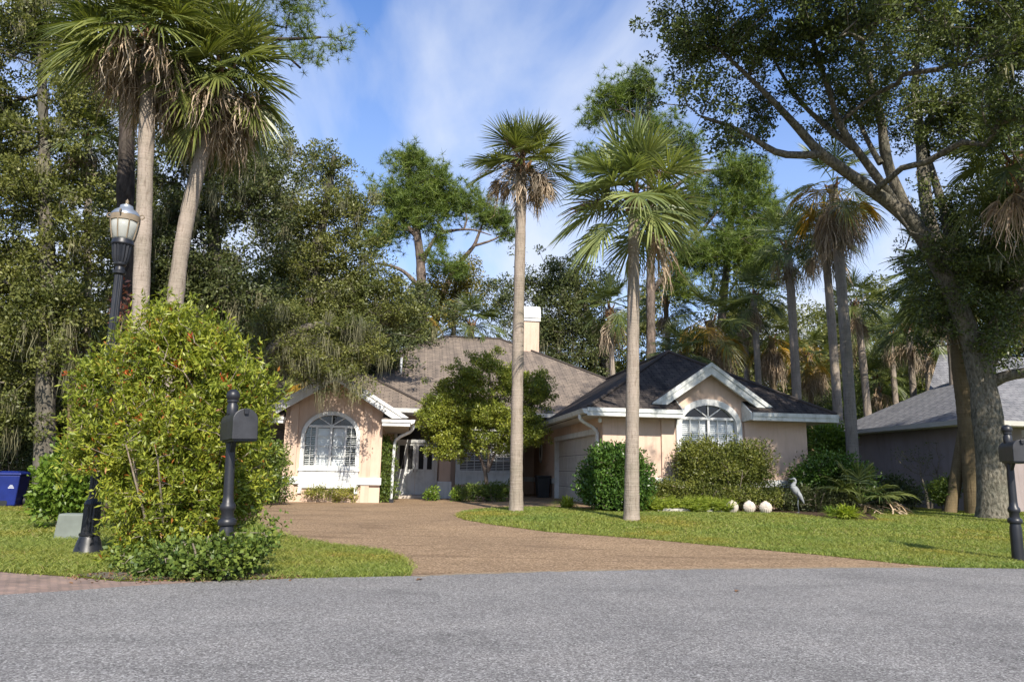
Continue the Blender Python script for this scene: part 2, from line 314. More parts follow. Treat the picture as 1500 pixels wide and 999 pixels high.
M['grass'] = leafmat('grass_blade', (0.075, 0.105, 0.018), (0.225, 0.25, 0.058), 0.5, 0.35, 0.5, (0.33, 0.26, 0.12))
M['red'] = leafmat('red_flower', (0.42, 0.03, 0.015), (0.62, 0.09, 0.03), 0.5, 0.3, 1.0)
M['pink'] = leafmat('pink_flower', (0.5, 0.16, 0.17), (0.65, 0.27, 0.26), 0.5, 0.3, 1.0)
M['creeper'] = leafmat('red_creeper', (0.22, 0.06, 0.05), (0.36, 0.16, 0.13), 0.5, 0.3, 1.0)
M['moss'] = leafmat('spanish_moss', (0.085, 0.085, 0.05), (0.20, 0.19, 0.125), 0.9, 0.25, 0.8)
M['dryleaf'] = plain('dry_leaf', (0.16, 0.085, 0.04), 0.8, 0.2, 10, 0)

# ------------------------------------------------------------------ object helpers
def link(o, parent=None):
    COL.objects.link(o)
    if parent is not None: o.parent = parent
    return o
def tag(o, label, cat, group=None):
    o['label'] = label; o['category'] = cat
    if group: o['group'] = group
    return o
def thing(name, label, cat, loc=(0, 0, 0), rotz=0, group=None):
    o = bpy.data.objects.new(name, None); o.empty_display_size = 0.2; link(o)
    o.location = loc; o.rotation_euler = (0, 0, rotz); return tag(o, label, cat, group)
def arr_mesh(name, V, Fs, mat, parent=None, smooth=False, uv=None):
    """V (n,3); Fs list of (m,k) int arrays"""
    V = np.asarray(V, dtype=np.float32); Fs = [np.asarray(f, dtype=np.int32) for f in (Fs if isinstance(Fs, list) else [Fs]) if len(f)]
    me = bpy.data.meshes.new(name)
    me.vertices.add(len(V)); me.vertices.foreach_set('co', V.ravel())
    li = np.concatenate([f.ravel() for f in Fs]); tot = np.concatenate([np.full(len(f), f.shape[1], np.int32) for f in Fs])
    st = np.concatenate([[0], np.cumsum(tot)[:-1]]).astype(np.int32)
    me.loops.add(len(li)); me.loops.foreach_set('vertex_index', li)
    me.polygons.add(len(tot)); me.polygons.foreach_set('loop_start', st); me.polygons.foreach_set('loop_total', tot)
    if smooth: me.polygons.foreach_set('use_smooth', np.ones(len(tot), bool))
    me.update(calc_edges=True)
    if uv is not None:
        l = me.uv_layers.new(name='UVMap'); l.data.foreach_set('uv', np.asarray(uv, np.float32)[li].ravel())
    me.materials.append(mat)
    o = bpy.data.objects.new(name, me); return link(o, parent)

class MB:
    def __init__(s): s.v = []; s.f = []; s.n = 0
    def add(s, V, F):
        V = [tuple(map(float, p)) for p in V]; s.v += V; s.f += [tuple(i+s.n for i in q) for q in F]; s.n += len(V); return s
    def box(s, a0, a1, b0, b1, c0, c1):
        V = [(x, y, z) for z in (c0, c1) for y in (b0, b1) for x in (a0, a1)]
        return s.add(V, [(0, 2, 3, 1), (4, 5, 7, 6), (0, 1, 5, 4), (2, 6, 7, 3), (0, 4, 6, 2), (1, 3, 7, 5)])
    def face(s, *P): return s.add(P, [tuple(range(len(P)))])
    def prism(s, poly, off):
        n = len(poly); P = [np.array(p, float) for p in poly]; Q = [p+np.array(off, float) for p in P]
        return s.add(P+Q, [tuple(range(n))[::-1], tuple(range(n, 2*n))]+[(i, (i+1) % n, (i+1) % n+n, i+n) for i in range(n)])
    def tube(s, P, R, k=10, cap=True):
        V, F = tube_arr(np.array(P, float), np.array(R, float)*np.ones(len(P)), k)
        fs = [tuple(q) for q in F]
        if cap: fs += [tuple(range(k))[::-1], tuple(range(len(V)-k, len(V)))]
        return s.add(V, fs)
    def lathe(s, prof, k=20, o=(0, 0, 0), flute=0, depth=0.0):
        V = []
        for r, z in prof:
            for i in range(k):
                a = 2*pi*i/k; rr = r*(1-(depth if flute and (i % 2) else 0)); V.append((o[0]+rr*cos(a), o[1]+rr*sin(a), o[2]+z))
        n = len(prof); F = [(j*k+i, j*k+(i+1) % k, (j+1)*k+(i+1) % k, (j+1)*k+i) for j in range(n-1) for i in range(k)]
        F += [tuple(range(k))[::-1], tuple(range((n-1)*k, n*k))]
        return s.add(V, F)
    def build(s, name, mat, parent=None, smooth=False, bevel=0, angle=None):
        me = bpy.data.meshes.new(name); me.from_pydata(s.v, [], s.f); me.update()
        bm = bmesh.new(); bm.from_mesh(me); bmesh.ops.recalc_face_normals(bm, faces=bm.faces); bm.to_mesh(me); bm.free()
        if smooth:
            me.polygons.foreach_set('use_smooth', np.ones(len(me.polygons), bool))
            if angle: me.set_sharp_from_angle(angle=radians(angle))
        me.materials.append(mat); o = bpy.data.objects.new(name, me); link(o, parent)
        if bevel:
            b = o.modifiers.new('bevel', 'BEVEL'); b.width = bevel; b.segments = 2; b.limit_method = 'ANGLE'
        return o
def tube_arr(P, R, k):
    T = np.gradient(P, axis=0); T /= (np.linalg.norm(T, axis=1)[:, None]+1e-9)
    ref = np.array([0.31, 0.77, 0.2]) if abs(T[:, 2]).mean() > 0.8 else np.array([0.05, 0.1, 1.0])
    A = np.cross(T, ref); A /= (np.linalg.norm(A, axis=1)[:, None]+1e-9); B = np.cross(T, A)
    ang = np.arange(k)*2*pi/k
    V = P[:, None, :] + R[:, None, None]*(A[:, None, :]*np.cos(ang)[None, :, None] + B[:, None, :]*np.sin(ang)[None, :, None])
    n = len(P); i = np.arange(k); j = np.arange(n-1)[:, None]*k
    F = np.stack([j+i, j+(i+1) % k, j+k+(i+1) % k, j+k+i], -1).reshape(-1, 4)
    return V.reshape(-1, 3), F
class Acc:
    def __init__(s): s.V = []; s.F = {}; s.n = 0
    def add(s, V, F):
        F = np.asarray(F)
        if len(F) == 0: return
        s.V.append(V); s.F.setdefault(F.shape[1], []).append(F+s.n); s.n += len(V)
    def build(s, name, mat, parent=None, smooth=False):
        if s.n == 0: return None
        return arr_mesh(name, np.concatenate(s.V), [np.concatenate(f) for f in s.F.values()], mat, parent, smooth)
def unit(a): return a/(np.linalg.norm(a, axis=-1, keepdims=True)+1e-9)
def rdir(rng, n): return unit(rng.normal(size=(n, 3)))

# ------------------------------------------------------------------ foliage
def leaf_arr(rng, C, D, Ln, Wd, fold=0.2):
    n = len(C); D = unit(D); S = unit(np.cross(D, rdir(rng, n))); N = np.cross(S, D)
    L_ = (Ln*rng.uniform(0.65, 1.3, n))[:, None]; W_ = (Wd*rng.uniform(0.7, 1.25, n))[:, None]
    m = C+D*L_*0.48
    V = np.stack([C, m+S*W_*0.5+N*W_*fold, C+D*L_ - N*L_*0.08, m-S*W_*0.5+N*W_*fold], 1).reshape(-1, 3)
    return V, np.arange(4*n).reshape(n, 4)
def needle_arr(rng, C, D, Ln, Wd):
    n = len(C); D = unit(D); S = unit(np.cross(D, rdir(rng, n)))*Wd*0.5; L_ = (Ln*rng.uniform(0.7, 1.2, n))[:, None]
    V = np.stack([C-S, C+S, C+D*L_], 1).reshape(-1, 3); return V, np.arange(3*n).reshape(n, 3)
def sample_blobs(rng, blobs, n, shell=0.5):
    vol = np.array([(b[1][0]*b[1][1]*b[1][2])**0.75*b[2] for b in blobs]); cnt = rng.multinomial(n, vol/vol.sum())
    P = []
    for b, c in zip(blobs, cnt):
        d = rdir(rng, c)*(rng.uniform(0, 1, c)**shell)[:, None]; P.append(b[0]+d*b[1])
    return np.concatenate(P)
def PB(blobs, Y, ry=1.0, dens=1.0):
    """pixel blobs (cx, cy, rx, ry[, dY[, dens]]) -> ellipsoids standing at distance Y"""
    o = []
    for b in blobs:
        y = Y+(b[4] if len(b) > 4 else 0); c = at(b[0], b[1], y); s = y/FPX
        o.append((c, np.array([b[2]*s, max(b[2], b[3])*s*ry, b[3]*s]), b[5] if len(b) > 5 else dens))
    return o
def grow(rng, trunks, clusters, rtip=0.012, expo=0.42, sag=0.0, minz=None, jit=0.12, k=6):
    """tapered limbs from given trunk polylines out to every cluster; returns Acc"""
    acc = Acc(); P = []; par = []; ok = []; base = []
    for (pts, rad) in trunks:
        pts = np.array(pts, float); rad = np.array(rad, float)
        m = max(6, int(np.linalg.norm(np.diff(pts, axis=0), axis=1).sum()/0.35)); tt = np.linspace(0, 1, len(pts)); ti = np.linspace(0, 1, m)
        Q = np.stack([np.interp(ti, tt, pts[:, i]) for i in range(3)], 1)
        if len(pts) > 2:
            for _ in range(3): Q[1:-1] = (Q[:-2]+2*Q[1:-1]+Q[2:])/4
        Rr = np.interp(ti, tt, rad); Rr = Rr*(1+rng.normal(0, 0.035, m))
        V, F = tube_arr(Q, Rr, 14 if rad[0] > 0.1 else 8); acc.add(V, F)
        s0 = len(P)
        for i in range(m):
            P.append(Q[i]); par.append(len(P)-2 if i else -1); base.append(Rr[i]); ok.append(i/m > 0.3 or rad[0] < 0.1)
    nb = len(P); cap = nb+len(clusters)*6+10
    A = np.zeros((cap, 3)); A[:nb] = P; parr = np.full(cap, -1, int); parr[:nb] = par
    okk = np.zeros(cap, bool); okk[:nb] = ok; cost = np.zeros(cap); n = nb; chains = []
    top = A[:nb][okk[:nb]]
    dd = np.min(np.linalg.norm(clusters[:, None, :]-top[None, ::3, :], axis=2), axis=1)
    for ci in np.argsort(dd):
        c = clusters[ci]; d = A[:n]-c; dist = np.sqrt((d*d).sum(1)); up = np.clip(A[:n, 2]-c[2], 0, None)
        sc = dist+0.35*cost[:n]+0.6*up; sc[~okk[:n]] = 1e9
        j = int(np.argmin(sc)); p0 = A[j]; Ln = dist[j]; m = int(np.clip(Ln/0.45, 1, 5))
        t = np.linspace(0, 1, m+1)[1:]; pts = p0+(c-p0)*t[:, None]
        if m > 1:
            env = np.sin(pi*t)[:, None]; pts = pts+rng.normal(0, jit, (m, 3))*env*Ln*0.5; pts[:, 2] += env[:, 0]*Ln*0.08-sag*t*t*Ln
        ids = [j]+list(range(n, n+m)); A[n:n+m] = pts; parr[n:n+m] = ids[:-1]; okk[n:n+m] = True
        cost[n:n+m] = cost[j]+Ln*t; n += m; chains.append(ids)
    w = np.zeros(n)
    for ids in chains: w[ids[-1]] += 1
    for i in range(n-1, nb-1, -1): w[parr[i]] += w[i]
    for ids in chains:
        r = rtip*np.maximum(w[ids], 1)**expo; r[0] = min(r[0], r[1]*1.15); r[-1] *= 0.6
        if ids[0] < nb: r[0] = r[1]*1.2
        if len(ids) < 2: continue
        V, F = tube_arr(A[ids], r, k if r[0] > rtip*2.5 else 4); acc.add(V, F)
    return acc
def clusters_leaves(rng, cl, per, sig, Ln, Wd, center=None, upb=0.25, outb=0.4, flat=0.75, whorl=False):
    n = len(cl)*per; idx = np.repeat(np.arange(len(cl)), per)
    g = rng.normal(size=(n, 3)); gl_ = np.linalg.norm(g, axis=1, keepdims=True); g = g*np.minimum(1, 1.7/gl_); s = sig*rng.uniform(0.6, 1.4, len(cl))[idx][:, None]
    off = g*s*np.array([1, 1, flat]); C = cl[idx]+off
    D = rdir(rng, n)*0.9+unit(off)*0.35
    if center is not None: D += unit(cl[idx]-center)*outb
    D[:, 2] += upb
    return leaf_arr(rng, C, D, Ln, Wd)
def moss_arr(rng, P, per, Lr, wd, spread=0.11):
    acc = Acc(); n = len(P)*per; idx = np.repeat(np.arange(len(P)), per)
    b = P[idx]+rng.normal(0, spread, (n, 3))*np.array([1, 1, 0.5]); ln = rng.uniform(Lr[0], Lr[1], len(P))[idx]*rng.uniform(0.3, 1.0, n)
    a = rng.uniform(0, pi, n); sx = np.stack([np.cos(a), np.sin(a), 0*a], 1)*wd*rng.uniform(0.5, 1.4, n)[:, None]*0.5
    pts = [b]
    for i in range(3):
        pts.append(pts[-1]+np.stack([rng.normal(0, 0.05, n)*ln, rng.normal(0, 0.05, n)*ln, -ln/3], 1))
    V = np.stack([pts[0]-sx, pts[0]+sx, pts[1]-sx*0.9, pts[1]+sx*0.9, pts[2]-sx*0.7, pts[2]+sx*0.7, pts[3]], 1).reshape(-1, 3)
    o = np.arange(n)[:, None]*7
    F4 = np.concatenate([o+np.array([0, 1, 3, 2]), o+np.array([2, 3, 5, 4])]); F3 = o+np.array([4, 5, 6])
    return V, F4, F3
def tree(name, label, cat, seed, trunks, blobs, ncl, per, sig, Ln, Wd, leaf, bark, group=None, rtip=0.012, expo=0.42, moss=None,
         upb=0.25, outb=0.4, needles=False, sag=0.0, shell=0.55, base=None, jit=0.12, extra=None, flat=0.75, trunkname='trunk', cull=None, sub=1, subr=0.3, tone=None):
    rng = np.random.default_rng(seed); b0 = np.array(base if base is not None else trunks[0][0][0], float)
    t = thing(name, label, cat, b0, 0, group)
    cl = sample_blobs(rng, blobs, ncl, shell)
    if sub > 1: cl = np.repeat(cl, sub, 0)+rng.normal(0, subr, (ncl*sub, 3))*np.array([1, 1, .7])
    if cull: cl = cl[cull(cl)]
    cen = np.average([b[0] for b in blobs], axis=0)
    a = grow(rng, trunks, cl, rtip, expo, sag, jit=jit)
    a.V = [v-b0 for v in a.V]; a.build(trunkname, M[bark], t, True)
    if needles:
        n = len(cl)*per; idx = np.repeat(np.arange(len(cl)), per)
        tips = cl[idx]+rng.normal(0, sig, (n, 3))[:]*0
        sub = rng.normal(0, sig, (len(cl)*8, 3)); si = rng.integers(0, 8, n)+idx*8
        C = cl[idx]+sub[si]; V, F = needle_arr(rng, C, rdir(rng, n)+np.array([0, 0, 0.35]), Ln, Wd)
    else:
        V, F = clusters_leaves(rng, cl, per, sig, Ln, Wd, cen, upb, outb, flat)
    arr_mesh('crown' if cat in ('tree', 'palm', 'pine tree') else 'foliage', V-b0, F, M[leaf], t)
    if moss:
        cnt, pr_, lr, wd = moss; mp_ = cl[rng.choice(len(cl), min(cnt, len(cl)), replace=False)]
        V, F4, F3 = moss_arr(rng, mp_, pr_, lr, wd); arr_mesh('hanging_moss', V-b0, [F4, F3], M['moss'], t)['kind'] = 'stuff'
    if extra: extra(rng, t, cl, b0)
    return t

# ------------------------------------------------------------------ palms
def frond_fan(rng, acc, base, az, el, Lp, Ls, nseg, spread, droop, Wd, sagp=0.15, costa=0.35, crump=0.0, twist=0.0):
    a = np.array([cos(az), sin(az), 0]); z = np.array([0, 0, 1.0]); d = a*cos(el)+z*sin(el); side = np.cross(a, z)
    side = side*cos(twist)+np.cross(d, side)*sin(twist)
    t = np.linspace(0, 1, 5)[:, None]; pp = base+d*Lp*t-z*sagp*Lp*t*t; tang = unit(d-2*sagp*z)
    wv = side*0.017; V = np.concatenate([pp-wv, pp+wv]); acc.add(V, np.array([[i, i+1, i+6, i+5] for i in range(4)]))
    hub = pp[-1]; s = np.linspace(-1, 1, nseg)+rng.normal(0, 0.012, nseg); th = s*spread
    nrm = unit(np.cross(side, tang)); nrm = nrm if nrm[2] > 0 else -nrm
    D = tang[None]*np.cos(th)[:, None]+side[None]*np.sin(th)[:, None]+nrm[None]*(0.22*np.abs(np.sin(th)))[:, None]
    D = unit(D+rng.normal(0, 0.03+crump, (nseg, 3)))
    o = hub[None]+tang[None]*(costa*Ls*(1-np.abs(s)))[:, None]
    Lx = Ls*(1-0.30*np.abs(s)**2)*rng.uniform(0.88, 1.08, nseg)
    al = np.where(np.arange(nseg) % 2, 0.6, -0.6); W0 = np.cross(D, nrm[None]); W0 = unit(W0)*np.cos(al)[:, None]+nrm[None]*np.sin(al)[:, None]
    ts = [0, 0.35, 0.65, 0.86, 1.0]; ws = [0.35, 1.0, 0.72, 0.38, 0.03]; rows = []
    dr = droop*rng.uniform(0.6, 1.4, nseg)
    for tt, ww in zip(ts, ws):
        p = o+D*(Lx*tt)[:, None]; p = p - z[None]*(dr*Lx*tt**2.3)[:, None]
        p = p+(D*-1)*(0.35*dr*Lx*tt**3)[:, None]*0.6
        if crump: p = p+rng.normal(0, crump*0.2, (nseg, 3))*tt
        rows += [p-W0*Wd*ww*0.5, p+W0*Wd*ww*0.5]
    V = np.stack(rows, 1).reshape(-1, 3); q = np.arange(nseg)[:, None]*10
    F = np.concatenate([q+np.array([2*i, 2*i+1, 2*i+3, 2*i+2]) for i in range(4)]); acc.add(V, F)
def crown_accs(rng, n, ndead, Lp, Ls, nseg=46, gold=0, ecl=(-35, 80), dead_el=(-85, -45), Wd=0.034, droop=0.30, dead_len=0.9, dspread=0.8):
    G, Dd, Go = Acc(), Acc(), Acc(); o = np.zeros(3)
    for i in range(n):
        f = (i+0.5)/n; el = radians(ecl[1]+(ecl[0]-ecl[1])*f**0.85+rng.normal(0, 7)); az = i*2.39996+rng.normal(0, 0.25)
        frond_fan(rng, G, o+np.array([0, 0, 0.25*(1-f)]), az, el, Lp*rng.uniform(0.8, 1.15)*(0.75+0.35*f), Ls*rng.uniform(0.85, 1.12), nseg, radians(rng.uniform(95, 125)), droop*(0.45+0.9*f), Wd, 0.10+0.18*f, twist=rng.normal(0, 0.35))
    for i in range(gold):
        az = i*2.39996+rng.normal(0, 0.3)
        frond_fan(rng, Go, o, az, radians(rng.uniform(-45, 0)), Lp*rng.uniform(0.8, 1.1), Ls*rng.uniform(0.8, 1.0), nseg, radians(95), droop*1.6, Wd, 0.25, twist=rng.normal(0, 0.3))
    for i in range(ndead):
        az = i*2.39996+rng.normal(0, 0.4); el = radians(rng.uniform(*dead_el))
        frond_fan(rng, Dd, o-np.array([0, 0, 0.1]), az, el, Lp*rng.uniform(0.5, 0.95), Ls*dead_len*rng.uniform(0.7, 1.0), int(nseg*0.9), dspread*rng.uniform(0.6, 1.2), rng.uniform(0.6, 1.3), Wd*1.0, 0.35, crump=0.34, twist=rng.normal(0, 0.8))
    return G, Dd, Go
def stalks(rng, n, Ln, el=(10, 60)):
    A = Acc()
    for i in range(n):
        az = rng.uniform(0, 2*pi); e = radians(rng.uniform(*el)); d = np.array([cos(az)*cos(e), sin(az)*cos(e), sin(e)])
        t = np.linspace(0, 1, 6)[:, None]; p = d*Ln*t-np.array([0, 0, 0.45*Ln])*t*t; V, F = tube_arr(p, np.linspace(0.02, 0.006, 6), 4); A.add(V, F)
        for j in range(22):
            q = p[rng.integers(2, 6)]; dd = unit(d*0.6+rng.normal(0, 0.6, 3)); tt = np.linspace(0, 1, 4)[:, None]
            pp = q+dd*rng.uniform(0.15, 0.42)*tt-np.array([0, 0, 0.12])*tt*tt+rng.normal(0, 0.015, (4, 3)); V, F = tube_arr(pp, np.linspace(0.007, 0.003, 4), 3); A.add(V, F)
    return A
def boots_acc(rng, R, h, n, Ln=0.32, splay=0.5):
    A = Acc()
    for i in range(n):
        az = i*2.39996; zz = -h*(i/n); d = np.array([cos(az), sin(az), 0]); s = np.array([-sin(az), cos(az), 0]); Lq = Ln*rng.uniform(0.7, 1.2)
        b = d*R*0.85+np.array([0, 0, zz]); tip = b+d*Lq*splay+np.array([0, 0, Lq])
        m = (b+tip)/2+d*0.02
        V = np.array([b-s*0.07, b+s*0.07, m+s*0.045, m-s*0.045, tip+s*0.03, tip-s*0.03, m-d*0.05, b-d*0.05])
        A.add(V, np.array([[0, 1, 2, 3], [3, 2, 4, 5], [0, 3, 6, 7], [1, 7, 6, 2]]))
    return A
def palm_trunk(rng, pts, r0, r1, flare=1.25, rings=70):
    pts = np.array(pts, float); t = np.linspace(0, 1, len(pts)); ti = np.linspace(0, 1, rings)
    if len(pts) > 2:
        c = [np.polyfit(t, pts[:, i], min(3, len(pts)-1)) for i in range(3)]; Q = np.stack([np.polyval(k, ti) for k in c], 1)
    else: Q = pts[0]+(pts[1]-pts[0])*ti[:, None]
    r = r0+(r1-r0)*ti; r = r*(1+(flare-1)*np.exp(-ti*14)); r = r*(1+rng.normal(0, 0.018, rings)+0.025*np.sin(ti*23+rng.uniform(0, 6)))
    return tube_arr(Q, r, 20), Q
def palm(name, label, seed, path, r0, r1, n, ndead, Lp, Ls, leaf='frond', bark='palm_bark', dead='frond_dead', gold=0, stalk=0, boots=14, bootsh=0.45,
         group=None, rot=0, data=None, flare=1.25, trunk=True, **kw):
    rng = np.random.default_rng(seed); path = [np.array(p, float) for p in path]; b0 = path[0]
    t = thing(name, label, 'palm', b0, 0, group); top = path[-1]-b0
    if trunk:
        (V, F), Q = palm_trunk(rng, [p-b0 for p in path], r0, r1, flare); arr_mesh('trunk', V, F, M[bark], t, True)
    if data is None:
        G, Dd, Go = crown_accs(rng, n, ndead, Lp, Ls, gold=gold, **kw)
        ms = []
        for nm, A, mt in (('crown', G, leaf), ('dead_fronds', Dd, dead), ('yellow_fronds', Go, 'frond_gold')):
            if A.n: ms.append(A.build(nm, M[mt], t))
        if stalk: ms.append(stalks(rng, stalk, Lp+Ls*0.55).build('flower_stalk', M['stalk'], t))
        if boots: ms.append(boots_acc(rng, r1*1.15, bootsh, boots).build('leaf_base', M['boots'], t))
    else:
        ms = []
        for s in data:
            c = s.copy(); COL.objects.link(c); c.parent = t; ms.append(c)
    for o in ms: o.location = top; o.rotation_euler = (0, 0, rot)
    t['_'] = 0; del t['_']
    return t, ms

# ------------------------------------------------------------------ ground sheets
def sheet(name, poly, dz, mat, step=0.5, kind='structure', flat=False):
    poly = [Vector((float(p[0]), float(p[1]))) for p in poly]
    pts = []
    for i, p in enumerate(poly):
        q = poly[(i+1) % len(poly)]; m = max(1, int((q-p).length/step))
        m = min(m, 60)
        for j in range(m): pts.append(p.lerp(q, j/m))
    n = len(pts); edges = [(i, (i+1) % n) for i in range(n)]
    xs = [p.x for p in pts]; ys = [p.y for p in pts]
    gp = []
    st = max(step, (max(xs)-min(xs))/70, (max(ys)-min(ys))/70)
    x = min(xs)+st/2
    while x < max(xs):
        y = min(ys)+st/2
        while y < max(ys): gp.append(Vector((x, y))); y += st
        x += st
    r = delaunay_2d_cdt(pts+gp, edges, [], 1, 1e-4)
    V = np.array([(p.x, p.y, 0) for p in r[0]]); V[:, 2] = hgt(V[:, 0], V[:, 1])+dz
    F = np.array([list(f) for f in r[2] if len(f) == 3])
    a, b, c = V[F[:, 0]], V[F[:, 1]], V[F[:, 2]]
    flip = np.cross(b-a, c-a)[:, 2] < 0; F[flip] = F[flip][:, ::-1]
    o = arr_mesh(name, V, F, mat, None, True); o['kind'] = kind; return o
def in_poly(P, poly):
    x, y = P[:, 0], P[:, 1]; ins = np.zeros(len(P), bool); n = len(poly)
    for i in range(n):
        x1, y1 = poly[i][:2]; x2, y2 = poly[(i+1) % n][:2]
        c = ((y1 > y) != (y2 > y)) & (x < (x2-x1)*(y-y1)/((y2-y1)+1e-12)+x1); ins ^= c
    return ins
def gp(L_): return [gr(*p)[:2] for p in L_]

far_edge = gp([(0, 873), (100, 867), (190, 860), (330, 852), (450, 848), (600, 845), (700, 841), (800, 838), (1000, 834.5), (1200, 832.5), (1350, 832), (1500, 834)])
drive_left = gp([(600, 845), (603, 834), (592, 819), (560, 807), (490, 799), (440, 790), (400, 779), (376, 766), (374, 754), (384, 741)])
lawn_left_tip = gp([(1385, 831.5), (1310, 825), (1200, 813), (1100, 804), (950, 790), (800, 779), (720, 768.5), (680, 761.5), (667, 756), (676, 750), (700, 746), (740, 743.5), (800, 743)])
ground = sheet('ground', [(-400, -300), (400, -300), (400, 900), (-400, 900)], -0.22, M['forest_floor'], 6.0)
und = lambda L_: [(p[0]+.05, p[1]-.30) for p in L_]
road_poly = [tuple(p) for p in far_edge]+[(14, 9.0), (20, 6), (23, 0), (20, -12), (0, -20), (-14, -14), (-14, 1.5), (-9, 3.9)]
sheet('road', road_poly, 0.012, M['asphalt'], 0.5)
paver_poly = gp([(0, 873), (100, 867), (190, 860), (335, 852), (330, 850), (175, 852), (100, 845), (0, 838)])+[(-9, 6.2), (-14, 5.2), (-14, 1.5), (-9, 3.9)]
paver_poly = [(-4.2, 5.3)]+und(paver_poly[1:4])+paver_poly[4:]
sheet('paver_strip', paver_poly, 0.004, M['pavers'], 0.4)
Lf = gp([(0, 838), (100, 845), (175, 852), (330, 850.5), (450, 848), (600, 845)])
lawnL = Lf+drive_left[1:]+[(-7.2, 22.5), (-9.2, 17.6)]+gp([(60, 743), (0, 743.5)])+[(-16, 17.0), (-20, 12), (-14, 5.2), (-9, 6.2)]
lawnL = [tuple(p) for p in lawnL]
sheet('left_lawn', lawnL[:4]+und(lawnL[4:6])+lawnL[6:], 0.008, M['turf'], 0.45)
drive_poly = [tuple(p) for p in drive_left[1:]]+[(-7.2, 22.5), (-7.5, 25.2), (-5.6, 30), (1.6, 32), (2.9, 21.0), (2.6, 19.6)]+[tuple(p) for p in lawn_left_tip[::-1]]+und(far_edge[5:11])[::-1]
sheet('driveway', drive_poly, 0.004, M['drive'], 0.45)
lawnR = [tuple(p) for p in lawn_left_tip]+[(2.6, 19.6), (2.9, 20.9), (9.0, 22), (9.5, 40), (30, 40), (40, 20), (40, 5), (23, 2), (20, 6), (14, 9.0)]+[tuple(p) for p in far_edge[11:]]
sheet('front_lawn', lawnR[:-len(far_edge[11:])]+und(far_edge[11:]), 0.008, M['turf'], 0.5)
bed_poly = gp([(830, 745), (900, 748.5), (960, 749), (1070, 750.5), (1150, 752), (1210, 759), (1290, 763), (1275, 752)])+[(9.9, 20.4), (10.2, 23), (9.2, 22.3), (3, 21.2), (2.4, 20.6)]
sheet('flower_bed', bed_poly, 0.014, M['mulch'], 0.5)
rs_ = np.random.default_rng(3); fe = gp([(605, 845), (650, 843), (700, 841), (800, 838), (900, 836), (1000, 834.5), (1100, 833.5), (1200, 832.5), (1300, 832.2), (1380, 832)])
fe = [np.array([np.interp(q, np.linspace(0, 1, len(fe)), [p[i] for p in fe]) for i in (0, 1)]) for q in np.linspace(0, 1, 60)]
sheet('sand_seam', [(p[0], p[1]-rs_.uniform(.02, .10)) for p in fe]+[(p[0], p[1]+rs_.uniform(.01, .05)) for p in fe[::-1]], 0.0135, M['sand'], 0.3)
soil_poly = gp([(105, 844), (150, 840), (250, 838), (340, 839), (395, 843), (412, 847.5), (330, 849.5), (175, 851)])
sheet('bare_soil', soil_poly, 0.016, M['bare_soil'], 0.3)
bedL = gp([(20, 744), (70, 745), (125, 757), (170, 775), (240, 800), (330, 790), (372, 760), (382, 739)])+[(-7.4, 23.5), (-13, 24), (-18, 21), (-16, 17.2)]
sheet('pine_straw_bed', bedL, 0.012, M['mulch'], 0.5)

def grass(name, label, seed, poly, box, n, h, w, excl=()):
    rng = np.random.default_rng(seed); P = np.stack([rng.uniform(box[0], box[1], n), rng.uniform(box[2], box[3], n)], 1)
    J = P+rng.normal(0, .045, P.shape)
    m = in_poly(J, poly)
    for e in excl: m &= ~in_poly(J, e)
    P = P[m]; k = len(P); C = np.stack([P[:, 0], P[:, 1], hgt(P[:, 0], P[:, 1])+0.004], 1)
    a = rng.uniform(0, 2*pi, k); D = np.stack([np.cos(a)*0.55, np.sin(a)*0.55, rng.uniform(0.5, 1.1, k)], 1)
    D = unit(D); S = unit(np.cross(D, rdir(rng, k)))*w*0.5; L_ = (h*rng.uniform(0.5, 1.25, k))[:, None]; mid = C+D*L_*0.55
    tip = C+D*L_+np.stack([np.cos(a), np.sin(a), -0.6+0*a], 1)*L_*0.25
    V = np.stack([C-S, C+S, mid+S*0.8, mid-S*0.8, tip], 1).reshape(-1, 3); o = np.arange(k)[:, None]*5
    ob = arr_mesh(name, V, [o+np.array([0, 1, 2, 3]), o+np.array([3, 2, 4])], M['grass'])
    ob['kind'] = 'stuff'; return tag(ob, label, 'grass')
grass('grass', 'sunlit grass verge left of the tan driveway around the lamp post', 11, lawnL, (-11, -1.0, 5.8, 10.5), 150000, 0.07, 0.007, (bedL, soil_poly))
grass('grass', 'grass farther back on the left by the blue bin', 12, lawnL, (-16, -1, 10.5, 23.0), 170000, 0.08, 0.011, (bedL,))
grass('grass', 'near strip of the front lawn beside the asphalt road', 13, lawnR, (-2, 14, 8.0, 13.0), 190000, 0.055, 0.008, ())
grass('grass', 'far part of the front lawn in front of the garage shrubs', 14, lawnR, (-2, 17, 13.0, 22.0), 190000, 0.06, 0.012, (bed_poly,))

